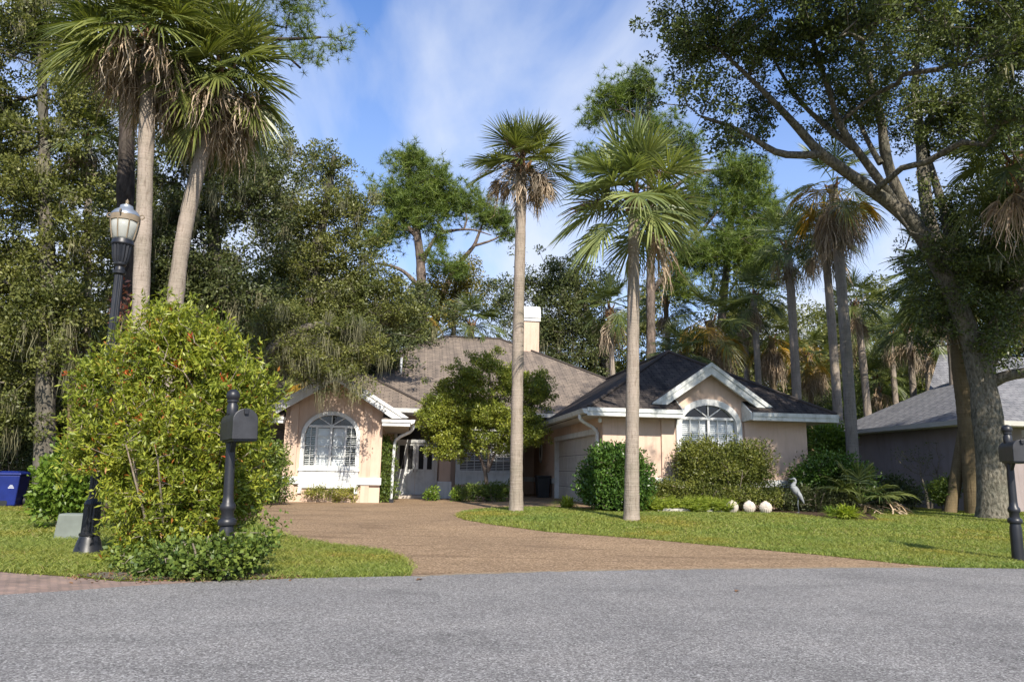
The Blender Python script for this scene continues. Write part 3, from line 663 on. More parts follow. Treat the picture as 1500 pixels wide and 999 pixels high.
# ------------------------------------------------------------------ the peach house (local axes u, v, z)
PSI = radians(8)
HO = np.array([2.6227, 20.5, 0.0]); HU = np.array([cos(PSI), sin(PSI), 0]); HV = np.array([-sin(PSI), cos(PSI), 0])
def hw(u, v, z=0): return HO+u*HU+v*HV+np.array([0, 0, z])
house = thing('house', 'peach stucco single-storey house with brown shingle hip roof and white trim', 'house', HO, PSI)
def roof(name, polys, mat, parent, th=0.0):
    V, F, UV = [], [], []
    for P in polys:
        P = [np.array(p, float) for p in P]; n = np.zeros(3)
        for i in range(len(P)): n += np.cross(P[i], P[(i+1) % len(P)])
        n /= np.linalg.norm(n)
        if n[2] < 0: n = -n; P = P[::-1]
        h = np.cross([0, 0, 1.0], n); h = h/np.linalg.norm(h) if np.linalg.norm(h) > 1e-6 else np.array([1, 0, 0.]); s = np.cross(n, h)
        b = len(V); V += P; UV += [(p@h, p@s) for p in P]; F.append(tuple(range(b, b+len(P))))
    me = bpy.data.meshes.new(name); me.from_pydata([tuple(p) for p in V], [], F); l = me.uv_layers.new(name='UVMap')
    for lp in me.loops: l.data[lp.index].uv = UV[lp.vertex_index]
    me.materials.append(mat); o = bpy.data.objects.new(name, me); return link(o, parent)
def ell(uc, zc, hw_, rise, zleg, n=20):
    p = [(uc-hw_, zleg)]+[(uc-hw_*cos(pi*i/n), zc+rise*sin(pi*i/n)) for i in range(n+1)]+[(uc+hw_, zleg)]; return p
def arch_wall(mb, u0, u1, v, z0, top, uc, zc, hh, rise, zs, extra=()):
    br = sorted(set([u0, u1, uc-hh, uc+hh]+[uc-hh*cos(pi*i/20) for i in range(21)]+list(extra)))
    for a, b in zip(br[:-1], br[1:]):
        if b-a < 1e-6: continue
        if a >= uc-hh-1e-6 and b <= uc+hh+1e-6:
            f = lambda x: zc+rise*sqrt(max(0, 1-((x-uc)/hh)**2))
            mb.face((a, v, f(a)), (b, v, f(b)), (b, v, top(b)), (a, v, top(a)))
            mb.face((a, v, z0), (b, v, z0), (b, v, zs), (a, v, zs))
        else: mb.face((a, v, z0), (b, v, z0), (b, v, top(b)), (a, v, top(a)))
gA = lambda u: max(2.75, 4.10-0.69*abs(u-3.16))
gB = lambda u: 4.0-0.60*abs(u+7.8)
wl = MB()
arch_wall(wl, 0, 6.22, 0, -0.1, gA, 3.17, 2.46, 0.92, 0.72, 0.98, (1.2, 3.16, 5.12))
wl.face((6.22, 0, -.1), (6.22, 14, -.1), (6.22, 14, 2.75), (6.22, 0, 2.75))
# garage side with the door opening
wl.face((0, 0, -.1), (0, .69, -.1), (0, .69, 2.75), (0, 0, 2.75)); wl.face((0, 6.45, -.1), (0, 11.28, -.1), (0, 11.28, 2.75), (0, 6.45, 2.75))
wl.face((0, .69, 2.20), (0, 6.45, 2.20), (0, 6.45, 2.75), (0, .69, 2.75))
wl.face((0, 11.28, -.1), (-1.2, 11.28, -.1), (-1.2, 11.28, 3.2), (0, 11.28, 3.2)); wl.face((-1.2, 11.28, -.1), (-1.2, 8, -.1), (-1.2, 8, 3.2), (-1.2, 11.28, 3.2))
wl.face((-6.29, 8, -.1), (-1.2, 8, -.1), (-1.2, 8, 3.2), (-6.29, 8, 3.2))
arch_wall(wl, -9.31, -6.29, 3.5, -0.1, gB, -7.88, 2.08, 0.83, 0.68, 0.50, (-7.8,))
wl.face((-6.29, 3.5, -.1), (-6.29, 8, -.1), (-6.29, 8, 3.0), (-6.29, 3.5, 3.0)); wl.face((-9.31, 3.5, -.1), (-9.31, 9, -.1), (-9.31, 9, 2.9), (-9.31, 3.5, 2.9))
wl.face((-9.31, 9, -.1), (-10.9, 9, -.1), (-10.9, 9, 3.2), (-9.31, 9, 3.2)); wl.face((-10.9, 9, -.1), (-10.9, 22, -.1), (-10.9, 22, 3.2), (-10.9, 9, 3.2))
wl.face((-10.9, 22, -.1), (5.9, 22, -.1), (5.9, 22, 3.2), (-10.9, 22, 3.2)); wl.face((5.9, 22, -.1), (5.9, 14, -.1), (5.9, 14, 3.2), (5.9, 22, 3.2))
wl.build('wall', M['stucco'], house)
for a, b in ((1.72, 2.10), (4.24, 4.62)): MB().box(a, b, -.07, .05, -.1, 2.74).build('pilaster', M['stucco'], house)
for a, b, h in ((-9.17, -8.9, 3.1), (-6.88, -6.62, 3.3)): MB().box(a, b, 3.43, 3.55, -.1, h-.03).build('pilaster', M['stucco'], house)
for B in ((-.04, 2.14, -.11, .1, .76, .97), (4.20, 6.26, -.11, .1, .76, .97), (6.1, 6.26, .11, 13.9, .765, .965), (-9.35, -8.76, 3.39, 3.6, .58, .80), (-7.0, -6.25, 3.39, 3.6, .58, .80),
          (-6.36, -6.25, 3.61, 7.95, .585, .795), (-.05, .05, 6.62, 11.2, .66, .86), (-1.15, -.05, 11.22, 11.35, .665, .855)):
    MB().box(*B).build('base_band', M['white'], house, bevel=.008)

# garage roof (hip) with front cut-out for the arched bay, and the bay's own gable
ev, ez, px_ = -.6, 2.86, .62
A_ = (3.14, 3.10, ez+px_*3.7)
zb = ez+px_*.6
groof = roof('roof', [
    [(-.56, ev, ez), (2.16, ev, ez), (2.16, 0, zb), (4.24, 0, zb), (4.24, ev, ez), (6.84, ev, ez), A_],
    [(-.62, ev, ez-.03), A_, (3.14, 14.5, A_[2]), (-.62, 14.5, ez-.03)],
    [(6.84, ev, ez), (6.84, 14.5, ez), (3.14, 14.5, A_[2]), A_]], M['shingle_shaded'], house)
groof['label'] = 'algae-streaked roof over the garage wing, coloured darker for tree shade'
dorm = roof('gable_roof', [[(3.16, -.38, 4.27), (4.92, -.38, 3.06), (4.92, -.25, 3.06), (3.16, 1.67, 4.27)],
                    [(3.16, -.38, 4.27), (3.16, 1.67, 4.27), (1.40, -.25, 3.06), (1.40, -.38, 3.06)]], M['shingle_shaded'], house)
cap = MB()
for P in ([(-.56, ev, ez+.02), (A_[0], A_[1], A_[2]+.03)], [(6.84, ev, ez+.02), (A_[0], A_[1], A_[2]+.03)], [(A_[0], A_[1], A_[2]+.03), (3.14, 14.5, A_[2]+.03)]): cap.tube(P, .055, 6)
cap.build('ridge_cap', M['shingle'], groof)
fs = MB()
for a, b in ((-.60, 2.16), (4.24, 6.88)):
    fs.box(a, b, -.63, -.60, 2.64, 2.85); fs.box(a, b, -.66, -.631, 2.755, 2.862)
for u_ in (2.162, 4.20):
    fs.prism([(u_, -.598, 2.66), (u_, -.598, 2.855), (u_, -.005, zb-.01), (u_, -.005, 2.62)], (.038, 0, 0))
fs.box(6.85, 6.88, -.6, 14, 2.65, 2.85)
for s in (-1, 1):
    c = 3.16
    fs.prism([(c+s*1.80, -.36, 3.03), (c, -.36, 4.255), (c, -.36, 3.95), (c+s*1.36, -.36, 3.03)], (0, .09, 0))
    fs.prism([(c+s*1.82, -.395, 3.055), (c, -.395, 4.295), (c, -.395, 4.18), (c+s*1.62, -.395, 3.055)], (0, .034, 0))
fs.build('fascia', M['white_dirty'], house)
sf = MB()
sf.face((-.6, -.6, 2.655), (2.16, -.6, 2.655), (2.16, 0, 2.655), (-.6, 0, 2.655)); sf.face((4.24, -.6, 2.655), (6.85, -.6, 2.655), (6.85, 0, 2.655), (4.24, 0, 2.655))
sf.face((-.6, 0, 2.655), (0, 0, 2.655), (0, 11.3, 2.655), (-.6, 11.3, 2.655)); sf.face((6.22, 0, 2.655), (6.85, 0, 2.655), (6.85, 14, 2.655), (6.22, 14, 2.655))
sf.build('soffit', M['soffit'], house)
g = MB(); g.prism([(-.60, -.6, 2.68), (-.70, -.6, 2.71), (-.735, -.6, 2.83), (-.60, -.6, 2.83)], (0, 11.6, 0)); g.build('gutter', M['white_dirty'], house)
def bez(P, n=24):
    P = np.array(P, float); t = np.linspace(0, 1, len(P)); q = np.linspace(0, 1, n*len(P)//2)
    Q = np.stack([np.interp(q, t, P[:, i]) for i in range(3)], 1)
    for _ in range(6): Q[1:-1] = (Q[:-2]+2*Q[1:-1]+Q[2:])/4
    return Q
ds = MB(); ds.tube(bez([(-.66, .0, 2.70), (-.66, .0, 2.58), (-.55, .05, 2.50), (-.22, .22, 2.36), (-.07, .3, 2.22), (-.07, .3, 1.9), (-.07, .3, 1.2), (-.07, .3, .1)]), .05, 10)
ds.build('downspout', M['white'], house, True)
fl = MB(); fl.lathe([(.02, -.02), (.05, 0), (.06, .05), (.05, .1), (.01, .12)], 12, (-.12, -.15, 2.50)); fl.tube([(-.12, -.15, 2.6), (-.12, -.1, 2.66)], .018, 8); fl.build('floodlight', M['white'], house, True)

# main roof
mz, mp_ = 3.30, .56
Lr, Rr_ = (-3.9, 15.0, 7.55), (-1.15, 15.0, 7.55)
mroof = roof('roof', [[(-11.5, 7.4, mz), (6.45, 7.4, mz), Rr_, Lr], [(-11.5, 7.4, mz), Lr, (-11.5, 22.6, mz)], [(6.45, 7.4, mz), (6.45, 22.6, mz), Rr_], [(-11.5, 22.6, mz), Lr, Rr_, (6.45, 22.6, mz)],
    [(-4.6, 6.9, mz+.02), (-7.6, 9.9, 5.0), (-11.2, 9.9, 5.0), (-11.2, 6.9, mz+.02)], [(-4.6, 6.9, mz+.02), (-4.6, 7.42, mz+.02), (-7.6, 10.45, 5.0), (-7.6, 9.9, 5.0)], [(-7.6, 9.9, 5.0), (-7.6, 10.45, 5.0), (-11.2, 10.45, 5.0), (-11.2, 9.9, 5.0)]], M['shingle'], house)
mroof['label'] = 'brown-grey hip roof over the middle of the house'
cap = MB()
for P in ([Lr, Rr_], [Rr_, (6.45, 7.4, mz)], [Lr, (-11.5, 7.4, mz)], [(-4.6, 6.9, mz+.02), (-7.6, 9.9, 5.0)], [(-7.6, 9.9, 5.0), (-11.2, 9.9, 5.0)]):
    cap.tube([np.array(p)+np.array([0, 0, .02]) for p in P], .06, 6)
cap.build('ridge_cap', M['shingle'], mroof)
ch = MB(); ch.box(-.35, .58, 13.6, 14.5, 4.5, 8.25); ch_o = ch.build('chimney', M['stucco'], mroof)
ch = MB(); ch.prism([(-.41, 13.54, 8.25), (-.41, 13.54, 8.78), (-.41, 13.72, 9.0), (-.41, 14.38, 9.0), (-.41, 14.56, 8.78), (-.41, 14.56, 8.25)], (1.05, 0, 0)); ch.box(-.38, .61, 13.50, 13.535, 8.40, 8.44)
ch.build('chimney_cap', M['white'], mroof)
vp = MB(); vp.tube([(-5.9, 10.6, 4.9), (-5.9, 10.6, 5.75)], .055, 10); vp.build('vent_pipe', M['pvc'], mroof, True)
gu = MB(); gu.prism([(-4.55, 6.88, 3.12), (-4.55, 6.78, 3.15), (-4.55, 6.74, 3.30), (-4.55, 6.88, 3.30)], (-6.6, 0, 0)); gu.prism([(6.3, 7.38, 3.12), (6.3, 7.28, 3.15), (6.3, 7.24, 3.29), (6.3, 7.38, 3.29)], (-10.8, 0, 0)); gu.build('gutter', M['white'], house)
sf = MB(); sf.face((-11, 6.9, 3.10), (-4.6, 6.9, 3.10), (-4.6, 8, 3.10), (-11, 8, 3.10)); sf.face((-4.6, 7.4, 3.105), (0, 7.4, 3.105), (0, 11.3, 3.105), (-4.6, 11.3, 3.105)); sf.build('soffit', M['soffit'], house)

# left gable wing roof
lroof = roof('roof', [[(-7.8, 3.06, 4.09), (-5.45, 3.06, 2.68), (-5.45, 10.2, 2.68), (-7.8, 10.2, 4.09)], [(-7.8, 3.06, 4.09), (-7.8, 10.2, 4.09), (-10.15, 10.2, 2.68), (-10.15, 3.06, 2.68)],
    [(-6.29, 3.08, 2.62), (-5.42, 3.08, 2.62), (-5.72, 3.48, 2.80), (-6.29, 3.48, 2.80)], [(-10.15, 3.08, 2.62), (-9.31, 3.08, 2.62), (-9.31, 3.48, 2.80), (-9.85, 3.48, 2.80)]], M['shingle'], house)
lroof['label'] = 'shingle roof of the left gable wing under the mossy branches'
fs = MB()
for s in (-1, 1):
    c = -7.8
    fs.prism([(c+s*2.30, 3.08, 2.66), (c, 3.08, 4.075), (c, 3.08, 3.79), (c+s*1.80, 3.08, 2.66)], (0, .07, 0))
    fs.prism([(c+s*2.33, 3.045, 2.69), (c, 3.045, 4.115), (c, 3.045, 4.0), (c+s*2.12, 3.045, 2.69)], (0, .034, 0))
for a, b in ((-6.29, -5.42), (-10.15, -9.31)):
    fs.box(a, b, 3.06, 3.40, 2.42, 2.53); fs.box(a-.02, b+.02, 3.02, 3.45, 2.532, 2.618)
fs.build('fascia', M['white'], house)
sf = MB(); sf.face((-6.29, 3.1, 2.418), (-5.45, 3.1, 2.418), (-5.45, 8, 2.418), (-6.29, 8, 2.418)); sf.face((-10.1, 3.1, 2.418), (-9.31, 3.1, 2.418), (-9.31, 9, 2.418), (-10.1, 9, 2.418)); sf.build('soffit', M['soffit'], house)
g = MB(); g.prism([(-5.40, 3.05, 2.48), (-5.30, 3.05, 2.52), (-5.26, 3.05, 2.63), (-5.40, 3.05, 2.63)], (0, 4.6, 0)); g.build('gutter', M['white'], house)
ds = MB(); ds.tube(bez([(-5.33, 3.5, 2.5), (-5.33, 3.5, 2.36), (-5.42, 3.55, 2.26), (-5.72, 3.7, 2.12), (-5.88, 3.8, 1.98), (-5.90, 3.8, 1.7), (-5.91, 3.8, 1.0), (-5.92, 3.8, .14)]), .05, 10)
ds.build('downspout', M['white'], house, True)
ds = MB(); ds.box(-5.98, -5.84, 3.66, 3.86, .0, .14); ds.build('downspout_shoe', M['black'], house)

# windows
def ringstrip(mb, O_, I_, v0, v1):
    n = len(O_)
    V = [(p[0], v0, p[1]) for p in O_]+[(p[0], v0, p[1]) for p in I_]+[(p[0], v1, p[1]) for p in O_]+[(p[0], v1, p[1]) for p in I_]
    F = []
    for i in range(n-1): F += [(i, i+1, n+i+1, n+i), (i, 2*n+i, 2*n+i+1, i+1), (n+i, n+i+1, 3*n+i+1, 3*n+i)]
    mb.add(V, F)
def arch_window(uc, v, zs, zc, ho, ro, hi, ri, zt, cols, fan, blinds, label):
    w = MB(); ringstrip(w, ell(uc, zc, ho, ro, zs-.1), ell(uc, zc, hi, ri, zs-.1), v-.07, v+.12)
    w.box(uc-ho-.03, uc+ho+.03, v-.10, v+.1, zs-.16, zs-.101)
    wo = w.build('window', M['white'], house); wo['label'] = label
    gl = MB(); gl.face(*[(p[0], v+.055, p[1]) for p in ell(uc, zc, hi-.001, ri, zs-.05)]); gl.build('glass_pane', M['glass'], wo)
    hz_ = lambda z: hi*sqrt(max(0, 1-((z-zc)/ri)**2)) if z > zc else hi
    g = MB(); g.box(uc-hz_(zt)+.002, uc+hz_(zt)-.002, v-.02, v+.05, zt-.04, zt+.03); g.box(uc-hi, uc+hi, v-.02, v+.05, zs-.09, zs)
    for c, wd_, z1 in cols: g.box(uc+c-wd_/2, uc+c+wd_/2, v-.012, v+.047, zs+.001, zt-.041)
    zr = [zs+(zt-zs)*k/4 for k in (1, 2, 3)]
    for z in zr: g.box(uc-hi+.002, uc+hi-.002, v+.012, v+.040, z-.008, z+.008)
    for a in fan:
        L_ = 1.0; d = np.array([cos(a), 0, sin(a)]); s = np.array([-sin(a), 0, cos(a)])*.014
        k = 1/sqrt((cos(a)/hi)**2+(sin(a)/ri)**2); k = 0
        for q in np.linspace(.05, 1.2, 120):
            zz = zt+q*sin(a); 
            if abs(q*cos(a)) > hz_(zz) or zz > zc+ri: break
            k = q
        b = np.array([uc, v, zt+.02]); P = [b-s, b-s+d*k, b+s+d*k, b+s]; g.prism(P, (0, .04, 0))
    g.build('grille', M['white'], wo)
    bl = MB()
    for (a, b, tilt) in blinds:
        z = zs+.02
        while z < zt-.05:
            t_ = tilt; bl.prism([(uc+a, v+.13-.03*cos(t_), z-.03*sin(t_)), (uc+a, v+.13+.03*cos(t_), z+.03*sin(t_)), (uc+a, v+.133+.03*cos(t_), z+.005+.03*sin(t_)), (uc+a, v+.133-.03*cos(t_), z+.005-.03*sin(t_))], (b-a, 0, 0)); z += .056
    bl.build('blind', M['blind'], wo)
    dk = MB(); dk.box(uc-ho, uc+ho, v+.35, v+.37, zs-.1, zc+ro); dk.build('window_recess', M['dark_in'], wo)
    return wo
arch_window(3.17, 0, 1.05, 2.46, 1.0, .80, .84, .62, 2.70, [(0, .07, 0), (-.56, .02, 0), (-.28, .02, 0), (.28, .02, 0), (.56, .02, 0)], [radians(a) for a in (35, 90, 145)],
            [(-.83, -.03, 1.05), (.03, .83, 1.05)], 'arched window of the garage wing above the clipped shrub')
lw = arch_window(-7.88, 3.5, 1.15, 2.08, .91, .77, .79, .65, 2.38, [(0, .07, 0), (-.45, .06, 0), (.45, .06, 0), (-.62, .018, 0), (.62, .018, 0)], [radians(a) for a in (32, 90, 148)],
            [(-.78, -.46, .35), (.46, .78, .35), (-.43, -.04, 1.25), (.04, .43, 1.25)], 'arched window of the left gable wing')
pn = MB(); pn.box(-8.67, -7.09, 3.44, 3.60, .46, 1.055)
for k in range(1, 5): pn.box(-8.65, -7.11, 3.43, 3.445, .46+.12*k-.1, .46+.12*k)
pn.box(-8.79, -8.672, 3.43, 3.6, .3, 1.05); pn.box(-7.088, -6.97, 3.43, 3.6, .3, 1.05); pn.build('window_panel', M['white'], lw)
# entry window
w = MB()
u0, u1 = -3.47, -1.22
w.box(u0-.16, u0, 7.9, 8.02, .55, 2.6); w.box(u1, u1+.02, 7.9, 8.02, .55, 2.6); w.box(u0-.16, u1+.02, 7.89, 8.02, 2.601, 2.75); w.box(u0, u1, 7.91, 8.02, 1.0, 1.1); w.box(u0, u1, 7.95, 8.02, .55, .999)
for k in range(4): w.box(u0+.02, u1-.02, 7.935, 7.952, .58+.105*k, .58+.105*k+.09)
ew = w.build('window', M['white'], house); ew['label'] = 'wide gridded window behind the entry tree'
w = MB(); w.box(u0, u1, 7.985, 7.992, 1.1, 2.6); w.build('window_recess', M['dark_in'], ew)
w = MB()
for k in range(0, 9): x = u0+(u1-u0)*k/8; w.box(x-.012, x+.012, 7.93, 7.955, 1.102, 2.598)
for z in (1.47, 1.85, 2.22): w.box(u0+.01, u1-.01, 7.932, 7.953, z-.012, z+.012)
w.build('grille', M['white'], ew)
w = MB(); z = 1.13
while z < 2.58: w.box(u0+.02, u1-.02, 7.958, 7.972, z, z+.016); z += .06
w.build('blind', M['blind'], ew)
# entry: step, double door, transom, column
e = MB(); e.box(-6.2, -4.28, 7.2, 7.99, -.05, .14); e.build('door_step', M['concrete'], house, bevel=.01)
fr = MB(); fr.box(-5.98, -5.88, 7.88, 8.03, .14, 2.75); fr.box(-4.42, -4.32, 7.88, 8.03, .14, 2.75); fr.box(-5.88, -4.42, 7.885, 8.03, 2.08, 2.2); fr.box(-5.98, -4.32, 7.885, 8.03, 2.65, 2.752)
fr.build('door_frame', M['white'], house)
tr = MB(); tr.box(-5.88, -4.42, 7.95, 7.96, 2.2, 2.65); tr.build('transom_pane', M['dark_in'], house)
for i, (a, b) in enumerate(((-5.875, -5.155), (-5.145, -4.425))):
    d = MB(); d.box(a, b, 7.93, 7.985, .16, 2.075)
    for q in (.13, .42): d.box(a+q-.03, a+q+.20, 7.915, 7.931, .30, .95)
    do = d.build('front_door', M['white'], house, bevel=.006)
    gp_ = MB()
    for q in (.11, .43): gp_.box(a+q, a+q+.185, 7.918, 7.932, 1.10, 1.98)
    gp_.build('glass_panel', M['dark_in'], do)
    hd = MB(); x = b-.06 if i == 0 else a+.06; hd.tube([(x, 7.92, 1.0), (x, 7.86, 1.0), (x, 7.86, 1.1)], .012, 8); hd.build('handle', M['brass'], do, True)
cl = MB(); cl.box(-4.27, -3.84, 7.45, 7.88, -.05, 3.1); cl.build('column', M['stucco'], house)
cl = MB(); cl.box(-4.32, -3.79, 7.40, 7.93, -.05, .66); cl.build('column_base', M['white'], house, bevel=.01)
# garage door
gd = MB(); gd.box(.10, .16, .69, 6.45, .06, 2.20)
for r in range(4):
    for c in range(8):
        y0 = .78+c*.705; z0 = .12+r*.525; gd.box(.088, .101, y0, y0+.60, z0+.05, z0+.44)
gdo = gd.build('garage_door', M['garage_white'], house, bevel=.006)
gs = MB()
for z in (.595, 1.12, 1.645): gs.box(.096, .0995, .69, 6.45, z-.006, z+.006)
gs.build('panel_seam', M['dark_in'], gdo)
gf = MB(); gf.box(-.05, .11, .53, .688, -.05, 2.36); gf.box(-.05, .11, 6.452, 6.61, -.05, 2.36); gf.box(-.06, .11, .53, 6.61, 2.202, 2.361); gf.build('door_frame', M['white'], gdo)
ov = MB(); O_ = [(9.54+.27*cos(a), 1.9+.45*sin(a)) for a in np.linspace(0, 2*pi, 25)]; I_ = [(9.54+.17*cos(a), 1.9+.35*sin(a)) for a in np.linspace(0, 2*pi, 25)]
n_ = len(O_); ov.add([(-.05, p[0], p[1]) for p in O_]+[(-.05, p[0], p[1]) for p in I_]+[(0.02, p[0], p[1]) for p in O_], [(i, i+1, n_+i+1, n_+i) for i in range(n_-1)]+[(i, 2*n_+i, 2*n_+i+1, i+1) for i in range(n_-1)])
ovo = ov.build('oval_window', M['white'], house); ov = MB(); ov.face(*[(-.02, p[0], p[1]) for p in I_[:-1]]); ov.build('glass_pane', M['dark_in'], ovo)

# ------------------------------------------------------------------ neighbour house
NP = radians(6); NO = np.array([14.05, 22.2, 0])
nb = thing('neighbour_house', 'mauve-walled house with grey shingle roof behind the big oak at right', 'house', NO, NP)
n = MB(); n.box(0, 11, 0, 6.6, -.1, 2.72); n.build('wall', M['stucco_grey'], nb)
nz, q = 2.86, .58
roof('roof', [[(-.5, -.5, nz), (3.55, 3.3, nz+q*3.9), (7.6, 3.3, nz+q*3.9), (11.5, -.5, nz)], [(-.5, -.5, nz), (-.5, 7.1, nz), (3.55, 3.3, nz+q*3.9)],
              [(-.5, 7.1, nz), (11.5, 7.1, nz), (7.6, 3.3, nz+q*3.9), (3.55, 3.3, nz+q*3.9)], [(11.5, -.5, nz), (11.5, 7.1, nz), (7.6, 3.3, nz+q*3.9)],
              [(2.2, 4.5, 4.4), (4.5, 6.8, 6.2), (9, 6.8, 6.2), (11.2, 4.5, 4.4)]], M['shingle_grey'], nb)
n = MB(); n.prism([(-.5, -.6, 2.68), (-.6, -.6, 2.71), (-.63, -.6, 2.85), (-.5, -.6, 2.85)], (0, 7.8, 0)); n.prism([(-.6, -.5, 2.68), (-.6, -.6, 2.71), (-.6, -.63, 2.85), (-.6, -.5, 2.85)], (12.2, 0, 0)); n.build('gutter', M['soffit'], nb)
n = MB(); n.face((-.5, -.5, 2.70), (11.5, -.5, 2.70), (11.5, 7.1, 2.70), (-.5, 7.1, 2.70)); n.build('soffit', M['soffit'], nb)
n = MB(); n.box(1.6, 1.75, -.55, -.3, 2.4, 2.6); n.build('floodlight', M['white'], nb)

# ------------------------------------------------------------------ mailboxes, lamp, bin, box, ornaments
def mailbox(label, base, post_top, boxrot, scale=1.0, group='mailboxes by the road'):
    base = np.array(base); d = np.array(post_top)-base; Hh = np.linalg.norm(d)
    t = thing('mailbox', label, 'mailbox', base, 0, group)
    t.rotation_euler = Vector(d).to_track_quat('Z', 'Y').to_euler()
    t.rotation_mode = 'QUATERNION'; t.rotation_quaternion = Vector((0, 0, 1)).rotation_difference(Vector(d))
    p = MB(); p.lathe([(r_*.86, z_) for r_, z_ in ((.088, -.1), (.088, .0), (.085, .42), (.078, .47), (.074, .50), (.100, .51), (.106, .535), (.096, .565), (.073, .58), (.070, .64), (.086, .66), (.090, .685), (.082, .71), (.064, .73), (.058, .80), (.054, 1.20), (.050, 1.62))], 24)
    p.build('post', M['black'], t, True, angle=40)
    p = MB(); p.lathe([(.055, 1.60), (.056, 1.62), (.056, 1.685), (.046, 1.70), (.046, 1.715), (.056, 1.722), (.056, 1.745), (.035, 1.755), (.03, 1.765)]+[(.068*sin(a), Hh-.068-.068*cos(a)) for a in np.linspace(.4, 3.1, 12)], 24); p.build('finial', M['black'], t, True, angle=40)
    p = MB(); p.prism([(-.02, -.06, 1.22), (-.02, .06, 1.22), (-.02, .16, 1.325), (-.02, -.16, 1.325)], (.04, 0, 0)); p.prism([(-.06, -.36, 1.315), (.16, -.36, 1.315), (.16, .10, 1.315), (-.06, .10, 1.315)], (0, 0, .018))
    br = p.build('bracket', M['black'], t); br.rotation_euler.z = boxrot
    w_, hs, hr = .115, .18, .108
    prof = [(-w_, 1.335), (w_, 1.335), (w_, 1.335+hs)]+[(w_*cos(a), 1.335+hs+hr*sin(a)) for a in np.linspace(0, pi, 13)[1:]]
    b = MB(); b.prism([(x+.04, -.36, z) for x, z in prof], (0, .52, 0)); bo = b.build('box', M['black_worn'], t, bevel=.006); bo.rotation_euler.z = boxrot
    dr = MB(); sc = 1.04; dr.prism([(x*sc+.04, -.385, 1.45+(z-1.45)*sc) for x, z in prof], (0, .024, 0)); do = dr.build('door', M['black_worn'], bo, bevel=.008)
    hd = MB(); hd.prism([(.022, -.41, 1.57), (.058, -.41, 1.57), (.064, -.41, 1.625), (.016, -.41, 1.625)], (0, .024, 0)); hd.build('handle', M['black'], do, bevel=.004)
    return t
mb0 = at(330, 833, 7.3); mb0[2] = 0.0
mailbox('black ball-topped mailbox post standing in the yellow-green bush', mb0, at(342, 570, 7.3), radians(34))
mb1 = gr(1492, 822)
mailbox('black ball-topped mailbox post on the open lawn near the oak trunk', mb1, at(1474, 622, mb1[1]), radians(-16))

lb = gr(128, 812)
lt = at(187, 292, lb[1]); ld = lt-lb; LH = np.linalg.norm(ld)
lamp = thing('street_lamp', 'black fluted lamp post with frosted globe rising beside the big bush', 'street lamp', lb)
lamp.rotation_mode = 'QUATERNION'; lamp.rotation_quaternion = Vector((0, 0, 1)).rotation_difference(Vector(ld))
k_ = LH
p = MB(); p.lathe([(.165, -.05), (.165, .03), (.155, .05), (.135, .14), (.115, .20), (.108, .22), (.118, .23), (.118, .25), (.10, .26)], 28); p.build('base', M['black'], lamp, True, angle=35)
p = MB(); p.lathe([(.100, .25), (.094, .58)], 32, flute=1, depth=.10); p.lathe([(.098, .58), (.10, .60), (.085, .63), (.064, .66), (.06, .70)], 24); p.lathe([(.062, .69), (.058, 1.5), (.052, k_-1.02)], 32, flute=1, depth=.10); p.build('pole', M['black'], lamp)
p = MB(); p.lathe([(.05, k_-1.04), (.075, k_-1.02), (.078, k_-.985), (.055, k_-.97), (.05, k_-.93), (.075, k_-.90), (.078, k_-.87)], 24)
p.lathe([(.085, k_-.87), (.105, k_-.80), (.122, k_-.66), (.125, k_-.64)], 32, flute=1, depth=.12); p.lathe([(.132, k_-.64), (.138, k_-.625), (.13, k_-.60), (.125, k_-.57), (.10, k_-.565)], 28); p.build('capital', M['black'], lamp, True, angle=30)
p = MB(); p.lathe([(.10, k_-.57), (.125, k_-.54), (.155, k_-.42), (.168, k_-.31)], 28); p.build('globe', M['globe'], lamp, True)
p = MB(); p.lathe([(.035, k_-.57), (.05, k_-.52), (.05, k_-.40), (.02, k_-.36)], 12); p.build('bulb', M['blind'], lamp, True)
p = MB(); p.lathe([(.172, k_-.325), (.178, k_-.32), (.178, k_-.245), (.172, k_-.24)], 28)
for i in range(8):
    a = pi/4*i; p.tube([(.135*cos(a), .135*sin(a), k_-.56), (.160*cos(a), .160*sin(a), k_-.44), (.176*cos(a), .176*sin(a), k_-.32)], .008, 6)
for a in (0.2, 1.8, 3.3, 4.9):
    c = np.array([.20*cos(a), .20*sin(a), k_-.235]); p.tube([c+.028*np.array([cos(a)*cos(q), sin(a)*cos(q), sin(q)]) for q in np.linspace(0, 2*pi, 10)], .008, 6)
p.build('globe_cage', M['brass'], lamp, True, angle=40)
p = MB(); p.lathe([(.176, k_-.24), (.172, k_-.22), (.14, k_-.175), (.095, k_-.145), (.082, k_-.13), (.078, k_-.10), (.05, k_-.085), (.02, k_-.07)], 28); p.build('lamp_cap', M['lampgrey'], lamp, True, angle=40)
p = MB(); p.lathe([(.02, k_-.075), (.026, k_-.06), (.014, k_-.05), (.024, k_-.035), (.01, k_-.015), (.002, k_)], 14); p.build('finial', M['brass'], lamp, True)

